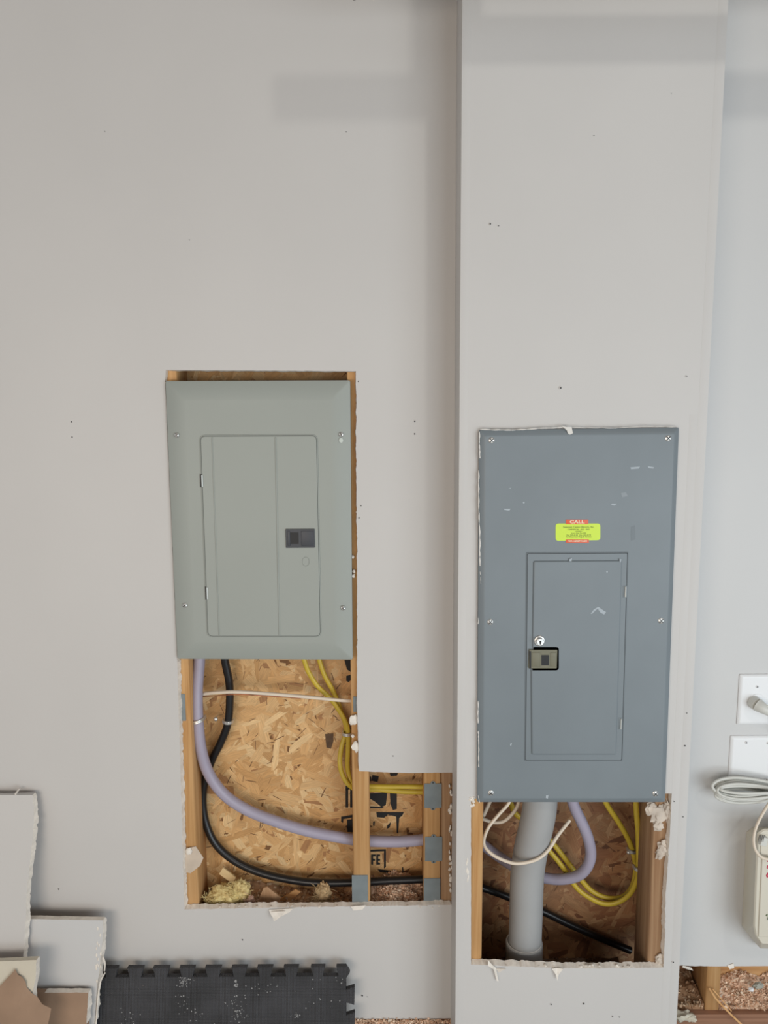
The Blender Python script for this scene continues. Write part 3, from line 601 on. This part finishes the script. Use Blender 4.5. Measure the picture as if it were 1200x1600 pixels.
staple(309, 1125, .043, 18, .25, 'silver cable staple around the lavender cable in the left opening', (-1, 0))
staple(356, 1127, .075, 13, -.1, 'silver cable staple around the black cable, its nail up on the left', (-2.1, 1.4))
staple(543, 1146, .078, 13, 0, 'small silver clamp holding the two yellow cables beside the middle stud', (.9, 0))
staple(987, 1329, .047, 10, -.2, 'upper silver staple on the yellow cable beside the right-hand stud', (-.8, 0))
staple(997, 1357, .004, 11, -.25, 'lower silver staple on the yellow cable hanging at the right', (1.2, -1.2))

# ------------------------------------------------------------------ conduit
t = thing('conduit', P(820, 1520, .02), 'thick grey plastic conduit bending down out of the slate panel', 'conduit')
s = sc(820, 1400, -.01); mb = MB()
tube(mb, [P(845, 1225, -.045), P(843, 1262, -.044), P(838, 1290, -.042), P(830, 1325, -.038), P(824, 1365, -.032), P(822, 1420, -.026), P(820, 1480, -.022), P(818, 1560, -.018), P(817, 1700, -.014)], 25.5*s, 36, 8); mb.build('pipe', PVC, t, smooth=60)
mb = MB(); a, b2 = P(819, 1471, -.022), P(817, 1700, -.014); d = (b2-a).normalized()
ls = []
for off, rr in ((0, 25.7), (0, 27.2), (.0015, 28.4), (.25, 28.4)):
    c = a+d*off; n1 = d.orthogonal().normalized(); n2 = d.cross(n1); ls.append([c+(n1*math.cos(k*math.pi/18)+n2*math.sin(k*math.pi/18))*rr*s for k in range(36)])
mb.loops(ls); mb.build('coupling', PVC, t, smooth=40)
mb = MB(); d0 = a-d*.001; n1 = d.orthogonal().normalized(); n2 = d.cross(n1)
tube(mb, [d0+(n1*math.cos(k*math.pi/18)+n2*math.sin(k*math.pi/18))*26.4*s for k in range(37)], .0011, 6, 1, smooth=False); mb.build('glue_bead', mat('clear_glue', (.6, .58, .55), .3), t)

# ------------------------------------------------------------------ cavity filling
CPAL = [(.80, .55, .38), (.84, .63, .46), (.70, .45, .30), (.88, .72, .56), (.50, .28, .17)]
def chips(mb, n, fn, pal=CPAL, lmin=.004, lmax=.013):
    for k in range(n):
        c = Vector(fn()); a = Vector((R.gauss(0, 1), R.gauss(0, .6), R.gauss(0, .8))).normalized(); b = a.cross(Vector((R.gauss(0, 1), R.gauss(0, 1), R.gauss(0, 1)))).normalized(); nn = a.cross(b)
        L, w, cv = R.uniform(lmin, lmax), R.uniform(.002, .005), R.uniform(-.4, .4); vs = []
        for i, t in enumerate((-.5, 0, .5)):
            q = c+a*L*t+nn*(cv*L*(.25-t*t)*2)
            vs += [q-b*w/2, q+b*w/2]
        mb.add(vs, [(0, 1, 3, 2), (2, 3, 5, 4)]); col = R.choices(pal, [5, 4, 3, 2, 1])[0]; j = R.uniform(.75, 1.2); du = R.uniform(0, 9)
        for _ in range(2): mb.cols.append((tuple(ch*j for ch in col), [(du, du), (du+.005, du), (du+.005, du+.01), (du, du+.01)]))
def heap(name, x0, x1, yf, yb, z0, ztop, n, label, pal=CPAL, amp=.010, kind='stuff', lmax=.013):
    """ztop(x, v) height; v 0 at front 1 at back"""
    mb = MB(); mb.cols = []; NX, NV = 40, 14; g = {}
    for i in range(NX+1):
        x = x0+(x1-x0)*i/NX
        for j in range(NV+1):
            if j < 4: v = 0; f = j/4
            else: v = (j-4)/(NV-4); f = 1
            zt = ztop(x, v)+amp*noise.noise(Vector((x*40, v*3, 0))); z = z0+(zt-z0)*f; g[i, j] = len(mb.v); mb.v.append(Vector((x, yf+(yb-yf)*v, z)))
    for i in range(NX):
        for j in range(NV): mb.f.append((g[i, j], g[i+1, j], g[i+1, j+1], g[i, j+1])); mb.m.append(0); mb.cols.append((pal[2], None))
    def pt():
        x = R.uniform(x0+.003, x1-.003); v = R.uniform(0, 1)**1.3
        if R.random() < .25: return (x, yf+.001, z0+(ztop(x, 0)-z0)*R.uniform(.6, 1))
        return (x, yf+(yb-yf)*v, ztop(x, v)+amp*noise.noise(Vector((x*40, v*3, 0)))+R.uniform(-.001, .003))
    chips(mb, n, pt, pal, lmax=lmax)
    return tag(mb.build(name, CHIP, smooth=0, fix=False), label, 'wood shavings', None, kind)
XC1 = xc+sw
zf = P(600, 1413, .02).z
heap('wood_shavings', XC1+.001, xr-.001, .016, YO-.003, ZSILL, lambda x, v: zf-.006+.028*v+.008*math.sin(x*60), 2200, 'pinkish wood shavings between the middle and right studs of the left opening')
zl = P(400, 1416, .02).z
heap('wood_shavings', xl+.001, xc-.001, .016, YO-.003, ZSILL, lambda x, v: zl-.022+.012*v+.02*max(0, math.sin((x+.1)*22))*v, 1500, 'brown wood shavings along the bottom of the left bay', [(.58, .38, .22), (.66, .47, .30), (.46, .28, .16), (.76, .60, .42), (.26, .14, .08)])
heap('wood_shavings', xe+.035, 1.05, .016, .054, ZSILL, lambda x, v: P(1150, 1566, .02).z-.008+.055*v+.006*math.sin(x*70), 2600, 'heap of wood shavings on the sill right of the short exposed stud', lmax=.016)
heap('wood_shavings', XR+.002, xe-.002, .016, YO-.003, ZSILL, lambda x, v: ZSILL+.012+.020*v-.0*x, 420, 'sparse chips left of the short exposed stud', [(.45, .28, .16), (.55, .38, .24), (.34, .19, .1), (.68, .52, .36), (.22, .11, .06)])
z0b = P(900, 1530, 0).z
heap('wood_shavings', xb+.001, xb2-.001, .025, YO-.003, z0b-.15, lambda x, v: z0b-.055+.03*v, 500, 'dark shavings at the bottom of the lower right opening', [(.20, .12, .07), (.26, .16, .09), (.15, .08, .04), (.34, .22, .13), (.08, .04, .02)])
def wad(name, blobs, m, label, hair=0):
    mb = MB()
    for i, (x, y, Y, sx, sy, sz) in enumerate(blobs): blob(mb, P(x, y, Y), (sx, sy, sz), 0, 4, .38, 3.2, i+x)
    for k in range(hair):
        x, y, Y, sx, sy, sz = R.choice(blobs); c = P(x, y, Y); d = Vector((R.gauss(0, 1), -abs(R.gauss(0, 1)), R.gauss(0, 1))).normalized(); e = c+Vector((d.x*sx, d.y*sy, d.z*sz))*.95
        tube(mb, [e, e+Vector((R.gauss(0, .006), -abs(R.gauss(0, .003)), R.gauss(0, .006))), e+Vector((R.gauss(0, .010), -abs(R.gauss(0, .004)), R.gauss(0, .010)))], .0004, 4, 4)
    return tag(mb.build(name, m, smooth=70), label, 'insulation')
wad('insulation_tuft', [(352, 1399, .045, .036, .022, .024), (375, 1392, .05, .022, .018, .025), (335, 1408, .04, .02, .015, .012)], GLASSF, 'pale yellow insulation tuft at the bottom left of the left opening', 420)
wad('insulation_tuft', [(505, 1396, .05, .017, .014, .026), (498, 1408, .045, .018, .014, .012)], TANF, 'tan insulation tuft in the left bay near the middle stud', 70)
wad('insulation_tuft', [(392, 1408, .035, .008, .008, .014)], mat('pink_fibre', (.62, .40, .30), .9, bump=1, bscale=200, var=.3, vscale=90), 'small pink-brown fibre clump right of the yellow tuft', 40)
def offcut(pts, Y0, Y1, th, m, label):
    mb = MB(); shard(mb, pts, Y0, Y1, th); return tag(mb.build('wood_offcut', m, smooth=0), label, 'wood offcut')
offcut([(343, 1364), (349, 1354), (369, 1370), (363, 1379)], .08, .07, .004, mat('pale_pine_chip', (.74, .56, .30), .7), 'pale wood chip lying against the strand board above the yellow tuft')
offcut([(402, 1410), (412, 1386), (418, 1384), (440, 1402), (430, 1410)], .055, .045, .004, PINED, 'brown wood offcut leaning in the left bay between the insulation tufts')
offcut([(437, 1405), (462, 1388), (470, 1392), (452, 1408)], .065, .06, .004, PINEX, 'thin slanted wood offcut right of the brown one')
mb = MB(); tube(mb, [P(1108, 1544, .008), P(1120, 1562, -.006), P(1140, 1583, -.012), P(1162, 1604, -.014)], .0022, 6, 6, flat=.5); tube(mb, [P(1113, 1545, .006), P(1128, 1562, -.002), P(1143, 1580, -.008)], .0013, 6, 6, flat=.5)
tag(mb.build('wood_splinter', PINE, smooth=40), 'long wood splinter hanging off the short exposed stud over the sill', 'splinter')
mb = MB(); blob(mb, P(1068, 1588, -.004), (.020, .012, .010), 0, 3, .6, 2, 3); blob(mb, P(1080, 1590, -.006), (.012, .010, .007), 0, 3, .5, 2, 8); tag(mb.build('foam_scrap', PAPER, smooth=60), 'crumpled cream scrap on the sill beside the boxed-out corner', 'scrap')
mb = MB(); blob(mb, P(1185, 1540, .02), (.012, .006, .007), 0, 3, .5, 2, 5); tag(mb.build('grey_fluff', mat('grey_fluff', (.36, .36, .31), .9, bump=1, bscale=200), smooth=60), 'grey lump of fluff in the shavings under the power unit', 'fluff')
mb = MB(); blob(mb, P(1174, 1546, .016), (.007, .005, .005), 0, 2, .5, 2, 5); tag(mb.build('plaster_chunk', WPL, smooth=60), 'small white plaster chunk in the shavings beside the grey fluff', 'plaster')
mb = MB(); mb.cols = []; chips(mb, 520, lambda: P(R.uniform(555, 705), 1596+R.uniform(-2, 6), -.004), lmax=.012)
tag(mb.build('wood_shavings', CHIP, smooth=0, fix=False), 'line of wood crumbs along the foot of the wall right of the rubber mat', 'wood shavings', kind='stuff')
mb = MB(); mb.box((-.1, -.02, ZSILL-.06), (XL-.001, .0003, P(600, 1598, 0).z)); tag(mb.build('ledge_strip', SILL, smooth=0), 'rough ledge at the foot of the wall holding wood crumbs', kind='structure')

# ------------------------------------------------------------------ rubber mat
def tooth(pts, a, b, outw, k, lo=.30, hi=.70, flare=.07, dep=.0235):
    pass
MO = Vector((0, -.024, P(350, 1508, -.024).z)); lean = .10
mu = Vector((1, 0, 0)); mv = Vector((0, math.sin(lean), math.cos(lean))); mn = mu.cross(mv); mn = -mn if mn.y > 0 else mn
def onm(px, py): q = PL(px, py, MO, mn)-MO; return (q.dot(mu), q.dot(mv))
tops = [(166, 186), (202, 226), (242, 266), (283, 306), (323, 347), (364, 387), (404, 427), (445, 467), (487, 508)]
xe_, ye = onm(541, 1522); tp = onm(300, 1507)[1]; base = onm(300, 1521)[1]; W0 = -.62+xe_; HB = base-.60
m2 = [(W0, HB), (W0, base)]
for a, b in [(-0.6, 0)]: pass
for (a, b) in [(126, 147)]+tops:
    a_, b_ = onm(a, 1512)[0], onm(b, 1512)[0]
    m2 += [(a_+.0035, base), (a_-.001, tp), (b_+.001, tp), (b_-.0045, base)]
m2 += [(onm(529, 1521)[0], base), (onm(526, 1507)[0], tp), (onm(541, 1508)[0], tp), (onm(547, 1515)[0], onm(547, 1515)[1]), (onm(541, 1524)[0], onm(541, 1524)[1])]
px_per = .0585; y0 = onm(541, 1541)[1]; k = 0
while y0-k*px_per > HB+.04:
    yy = y0-k*px_per; m2 += [(xe_, yy+.0), (xe_+.019, yy+.006), (xe_+.018, yy-.036), (xe_, yy-.030)]; k += 1
m2 += [(xe_, HB)]
mb = MB()
p = m2 if area2(m2) > 0 else m2[::-1]
fl = [MO+mu*a+mv*b+mn*.0 for a, b in p]; T = [tuple(q) for q in p]
o1 = len(mb.v); pin = inset(p, .0009); mid = [MO+mu*a+mv*b+mn*.0105 for a, b in p]; top_ = [MO+mu*a+mv*b+mn*.012 for a, b in pin]
mb.loops([fl, mid, top_], 0, False, False); n = len(p)
for tri in tessellate_polygon([[Vector((a, b, 0)) for a, b in pin]]): mb.f.append(tuple(o1+2*n+i for i in tri)); mb.m.append(0)
for tri in tessellate_polygon([[Vector((a, b, 0)) for a, b in p]]): mb.f.append(tuple(o1+i for i in tri)); mb.m.append(0)
# woven surface mat material: fine grid bump
nt = RUB.node_tree; bs = nt.nodes['Principled BSDF']; tcn = nt.nodes.new('ShaderNodeTexCoord')
w1 = nt.nodes.new('ShaderNodeTexWave'); w1.wave_type = 'BANDS'; w1.bands_direction = 'X'; w1.inputs['Scale'].default_value = 95
w2 = nt.nodes.new('ShaderNodeTexWave'); w2.wave_type = 'BANDS'; w2.bands_direction = 'Z'; w2.inputs['Scale'].default_value = 95
ad = nt.nodes.new('ShaderNodeMath'); ad.operation = 'ADD'; bb = nt.nodes.new('ShaderNodeBump'); bb.inputs['Distance'].default_value = .0012; bb.inputs['Strength'].default_value = .8
nt.links.new(tcn.outputs['Object'], w1.inputs['Vector']); nt.links.new(tcn.outputs['Object'], w2.inputs['Vector']); nt.links.new(w1.outputs['Fac'], ad.inputs[0]); nt.links.new(w2.outputs['Fac'], ad.inputs[1])
nt.links.new(ad.outputs[0], bb.inputs['Height']); nt.links.new(bb.outputs[0], bs.inputs['Normal'])
matt = mb.build('rubber_mat', RUB, smooth=0); tag(matt, 'black interlocking foam mat tile leaning upright against the wall', 'floor mat')
mb = MB()
for (x, y, s, n_) in ((290, 1524, 5, 70), (247, 1517, 4, 30), (286, 1535, 5, 30), (262, 1516, 3, 8), (368, 1537, 2.2, 5), (460, 1586, 5, 12), (370, 1585, 14, 60), (200, 1592, 10, 16), (300, 1590, 12, 20), (285, 1560, 8, 12), (420, 1540, 16, 10), (500, 1560, 20, 14), (395, 1545, 9, 6), (530, 1532, 6, 8)):
    for k in range(n_):
        q = PL(R.gauss(x, s*.8), R.gauss(y, s*.9), MO+mn*.0122, mn); g = R.uniform(.0006, .0024) if n_ > 5 else .0045
        if q.z > MO.z+HB and (q-MO).dot(mv) < base-.001: mb.add([q+mu*math.cos(a)*g*R.uniform(.5, 1)+mv*math.sin(a)*g*R.uniform(.5, 1) for a in (0, 1.2, 2.4, 3.7, 5)], [(0, 1, 2, 3, 4)])
mb.build('dust_marks', DUST, matt, smooth=0, fix=False)['kind'] = 'stuff'

# ------------------------------------------------------------------ drywall scraps leaning at the left
def scrap(pxpts, cuts, top_px, Ytop, lean, label, front, edge=GYP, th=TK, xbl=None, xbr=None, extra=None, rot=0):
    """pxpts: visible outline from top-left clockwise to the lowest right point; continues to the floor"""
    O = P(*top_px, Ytop); u = Vector((1, 0, 0)); v = Vector((0, math.sin(lean), math.cos(lean))); n = Vector((0, -math.cos(lean), math.sin(lean)))
    on = lambda x, y: ((PL(x, y, O, n)-O).dot(u), (PL(x, y, O, n)-O).dot(v))
    q = [on(*p_) for p_ in pxpts]; fl = -(O.z-.003)/v.z
    sl = (q[-1][0]-q[-2][0])/(q[-1][1]-q[-2][1]+1e-9) if abs(q[-1][1]-q[-2][1]) > 1e-4 else 0
    q += [(q[-1][0]+sl*0+ (xbr or 0), fl), (q[0][0]+(xbl or 0), fl)]
    wm = lambda a, b, y: tuple(O+u*a+v*b-n*y)
    ob = drywall('drywall_scrap', [(q[::-1] if area2(q) < 0 else q, {})], 0, wmap=wm, front=front) if not cuts else None
    if cuts:
        # orient loop as given (clockwise) -> reverse index map
        n_ = len(q); qq = q[::-1]; cc = {}
        for i, kk in cuts.items(): cc[(n_-2-i) % n_] = kk
        ob = drywall('drywall_scrap', [(qq, cc)], 0, wmap=wm, front=front)
    return tag(ob, label, 'drywall scrap'), O, u, v, n
sA = scrap([(-190, 1236), (0, 1242), (51, 1242), (53, 1262), (52, 1300), (47, 1345), (43, 1380), (41, 1430), (36, 1500), (33, 1560)], {2: (.002, .004), 3: (.002, .005), 4: (.001, .005), 5: (.0015, .004), 6: (.003, .005), 7: (.001, .005), 8: (.001, .005)}, (52, 1300), -.040, .15, 'tall painted drywall scrap at the far left edge, top reaching highest', PAINT)
sB = scrap([(-60, 1434), (40, 1436), (161, 1438), (160, 1470), (155, 1515), (152, 1540), (147, 1600)], {1: (.0008, .001), 2: (.001, .006), 3: (.001, .006), 4: (.0015, .006), 5: (.0015, .006)}, (100, 1436), -.050, .10, 'grey drywall scrap with ragged white right edge beside the black mat', PAINT2)
sD = scrap([(45, 1550), (70, 1551), (138, 1551), (135, 1600)], {1: (.0012, .002), 2: (.001, .006)}, (100, 1550), -.088, .12, 'brown-backed drywall scrap in front of the ragged grey one', KRAFT)
sC = scrap([(-80, 1502), (0, 1502), (57, 1500), (56, 1525), (52, 1548), (54, 1600)], {2: (.001, .003), 3: (.001, .003), 4: (.001, .003)}, (30, 1501), -.125, .15, 'cream-faced drywall scrap with torn brown paper at the lower left corner', PAPER)
ob, O, u, v, n = sC
mb = MB(); tp_ = [(-80, 1590), (-20, 1560), (0, 1541), (10, 1530), (18, 1522), (24, 1514), (28, 1523), (34, 1526), (40, 1534), (42, 1543), (50, 1552), (58, 1557), (66, 1569), (80, 1576), (77, 1592), (74, 1604), (72, 1640), (-80, 1640)]
vs = [PL(x, y, O+n*.0015, n) for x, y in tp_]; vs2 = [PL(x, y, O+n*.0030+n*(.004*noise.noise(Vector((x*.08, y*.08, 0)))+.002), n) for x, y in tp_]
c0 = PL(20, 1590, O+n*.012, n); N_ = len(vs2); mb.v += vs2+[c0]+vs; mb.f += [(i, (i+1) % N_, N_) for i in range(N_)]+[(i, (i+1) % N_, N_+1+(i+1) % N_, N_+1+i) for i in range(N_)]; mb.m += [0]*2*N_
mb.build('torn_kraft_paper', KRAFT, ob, smooth=60)['label'] = 'torn brown backing paper'
mb = MB(); O2, u2, v2, n2 = sB[1:]
def on_b(x, y, h): return PL(x, y, O2+n2*h, n2)
tube(mb, [on_b(161, 1496, .004), on_b(164, 1505, .006), on_b(163, 1517, .004)], .0018, 6, 4); tube(mb, [on_b(164, 1520, .005), on_b(157, 1534, .004), on_b(153, 1560, .002), on_b(150, 1600, .001)], .0016, 6, 4)
for k in range(14): blob(mb, on_b(R.uniform(150, 159), R.uniform(1450, 1540), .0), (.002, .0015, .005), 0, 1, .5, 2, k)
mb.build('torn_edge', GYP, sB[0], smooth=40)
mb = MB(); tube(mb, [P(24, 1241, -.03), P(29, 1234, -.018), P(31, 1232, -.01)], .002, 6, 4); mb.build('paper_curl', GYP, sA[0], smooth=40)

# ------------------------------------------------------------------ right wall fittings
def wallplate(x0, y0, wmm, hmm, label, name):
    a = P(x0, y0, 0); q = [(a.x, a.z-hmm), (a.x+wmm, a.z-hmm), (a.x+wmm, a.z), (a.x, a.z)]
    t = thing(name, (a.x+wmm/2, 0, a.z-hmm), label, 'wall plate'); mb = MB()
    p = rounded(q, .003, 3); ls = [[(x, -.0002, z) for x, z in p], [(x, -.0022, z) for x, z in p]]+[[(x, -y, z) for x, z in rounded(inset(q, d), .003, 3)] for d, y in ((.0008, .0034), (.004, .0058), (.0055, .0062), (.007, .0063))]
    mb.loops(ls); mb.build('faceplate', WPL, t, smooth=25); return t, q
t, q = wallplate(1155, 1053, .070, .114, 'white wall plate with a round socket and a plug in it at the right edge', 'outlet_plate')
c = P(1183, 1096, -.006); mb = MB()
for r_, y0_, y1_ in ((.0175, -.005, -.0075),): cyl(mb, c, r_, y0_, y1_, 0, .0008, 32)
mb.build('socket', WPL, t)
s0 = screw_mesh(.003).build('screw', [WPL, DARK], t, origin=(0, 0, 0)); s0.location = P(1183, 1073, -.0064)-wloc(t)
t, q = wallplate(1141, 1149, .116, .114, 'white blank double wall plate above the coiled cord', 'blank_plate')
s0 = None
for x, y in ((1166, 1160), (1200, 1161), (1163, 1217), (1197, 1218)):
    w = P(x, y, -.0064)
    if s0 is None: s0 = screw_mesh(.0032).build('screw', [WPL, DARK], t, origin=(0, 0, 0)); s0.location = w-wloc(t)
    else: copyat(s0, w, t)
# plug
t = thing('power_plug', P(1180, 1096, -.03), 'pale grey power plug pushed into the round socket', 'plug')
mb = MB(); c = P(1179, 1098, -.01)
tube(mb, [(c.x, -.008, c.z), (c.x, -.016, c.z), (c.x+.001, -.024, c.z)], lambda k: .0145-.001*k, 20, 3)
tube(mb, [(c.x+.001, -.022, c.z), (c.x+.008, -.030, c.z-.004), (c.x+.022, -.033, c.z-.012), (c.x+.038, -.032, c.z-.022)], lambda k: .0145*(1-k)+.0065*k, 16, 6); mb.build('plug_body', WCAB, t, smooth=50)
mb = MB(); tube(mb, [(c.x+.034, -.032, c.z-.020), (c.x+.06, -.03, c.z-.05), (c.x+.075, -.03, c.z-.10), (c.x+.07, -.035, c.z-.16)], .0034, 10, 8); mb.build('cord', WCAB, t, smooth=60)
# coiled cord
mb = MB(); cpts = []; wdt = [(1114, 1262, 1217, 1250), (1118, 1262, 1221, 1256), (1113, 1264, 1215, 1246), (1121, 1262, 1225, 1250), (1116, 1266, 1219, 1254), (1123, 1262, 1229, 1244), (1120, 1262, 1227, 1252), (1126, 1262, 1229, 1241), (1131, 1262, 1231, 1243), (1118, 1262, 1233, 1256)]
for k, (xl_, xr_, yt, yb_) in enumerate(wdt):
    cx, cy = (xl_+xr_)/2, (yt+yb_)/2; Yk = -.030-.0062*(k % 4)
    for j in range(16):
        a = math.pi*2*j/16+.2; ex = math.cos(a); ey = math.sin(a); pinch = 1-.78*max(0, ex)**.8*(1 if ex > 0 else 0)
        pinch = 1-.78*max(0.0, min(1.0, (ex+.75)/1.3))**1.1
        X_ = cx+(xr_-xl_)/2*ex; Yp = cy+1.0*(ex)*2+(yb_-yt)/2*ey*pinch*1.25
        cpts.append(P(X_, Yp, Yk-.010*math.sin(a*1.0)-.004*noise.noise(Vector((k, j, 0)))))
tube(mb, cpts, .0031, 8, 5)
tag(mb.build('coiled_cord', WCAB, smooth=60), 'coiled pale grey cord hanging across the lower edge of the blank plate', 'cord')
# power unit on the wall
t = thing('surge_protector', P(1215, 1470, -.03), 'beige wall-mounted power unit with red lettering at the right edge', 'power unit')
mb = MB(); fY = -.080; prof = [xz(1166, 1300, 0), xz(1159, 1446, 0), xz(1172, 1462, 0), xz(1181, 1472, 0), xz(1260, 1476, 0), xz(1262, 1292, 0), xz(1176, 1292, 0)]
p = rounded(prof, [.002]*7, 2); front = rounded([xz(1184, 1303, fY), xz(1178, 1447, fY), xz(1181, 1463, fY), xz(1190, 1476, fY), xz(1290, 1480, fY), xz(1292, 1296, fY), xz(1194, 1296, fY)], [.002]*7, 2)
mb.loops([[(x, -.0005, z) for x, z in p], [(x, -.020, z) for x, z in p], [(x, fY+.003, z) for x, z in front], [(x, fY, z) for x, z in inset(front, .0025)]])
mb.build('housing', BEIGE, t, smooth=25)
mb = MB(); q = [xz(1184, 1463, fY), xz(1285, 1463, fY), xz(1285, 1339, fY), xz(1190, 1339, fY)]; plate(mb, rounded(q, .002, 2), fY-.003, fY+.0005, .0015)
mb.build('front_cover', BEIGE, t)
mb = MB(); c = P(1196, 1357, fY-.0035); text_geo(mb, 'APC', .0290, c.x+.012, c.z-.002, fY-.0033, 0, -math.pi/2, sx=.72, bold=.0006)
mb.build('red_lettering', REDT, t, smooth=0, fix=False)
mb = MB(); c = P(1199, 1433, fY-.0035); text_geo(mb, '45', .008, c.x, c.z+.004, fY-.0033, 0, 0, bold=.0002); text_geo(mb, 'BC', .008, c.x+.004, c.z-.004, fY-.0033, 0, 0, bold=.0002); mb.build('small_print', TXT, t, smooth=0, fix=False)
mb = MB(); q = [xz(1187, 1335, fY), xz(1280, 1335, fY), xz(1280, 1304, fY), xz(1189, 1304, fY)]; plate(mb, rounded(q, .006, 3), fY-.0022, fY+.0005, .0015); mb.build('socket_panel', BEIGE, t)
t2 = thing('modular_plug', P(1190, 1318, fY-.01), 'ribbed grey modular plug in the top of the beige power unit', 'plug')
mb = MB(); q = [xz(1183, 1316, fY), xz(1193, 1318, fY), xz(1196, 1305, fY), xz(1188, 1303, fY)]; plate(mb, rounded(q, .001, 2), fY-.013, fY-.0024, .001)
mb.build('connector', WCAB, t2)
mb = MB()
for k in range(4): x = 1184.5+k*2.6; tube(mb, [P(x, 1315, fY-.0135), P(x+2, 1305, fY-.0135)], .0005, 5, smooth=False)
mb.build('ribs', LATCHB, t2)
cable('looped_cord', [(1208, 1246, -.06), (1196, 1264, -.07), (1184, 1286, -.08), (1178, 1306, -.088), (1179, 1324, -.092), (1186, 1336, -.094), (1197, 1342, -.094), (1215, 1342, -.09)], 4.6, CREAM, 'thin cream cord looping over the top left of the beige power unit', 'cord', seg=10)
# cream loop end
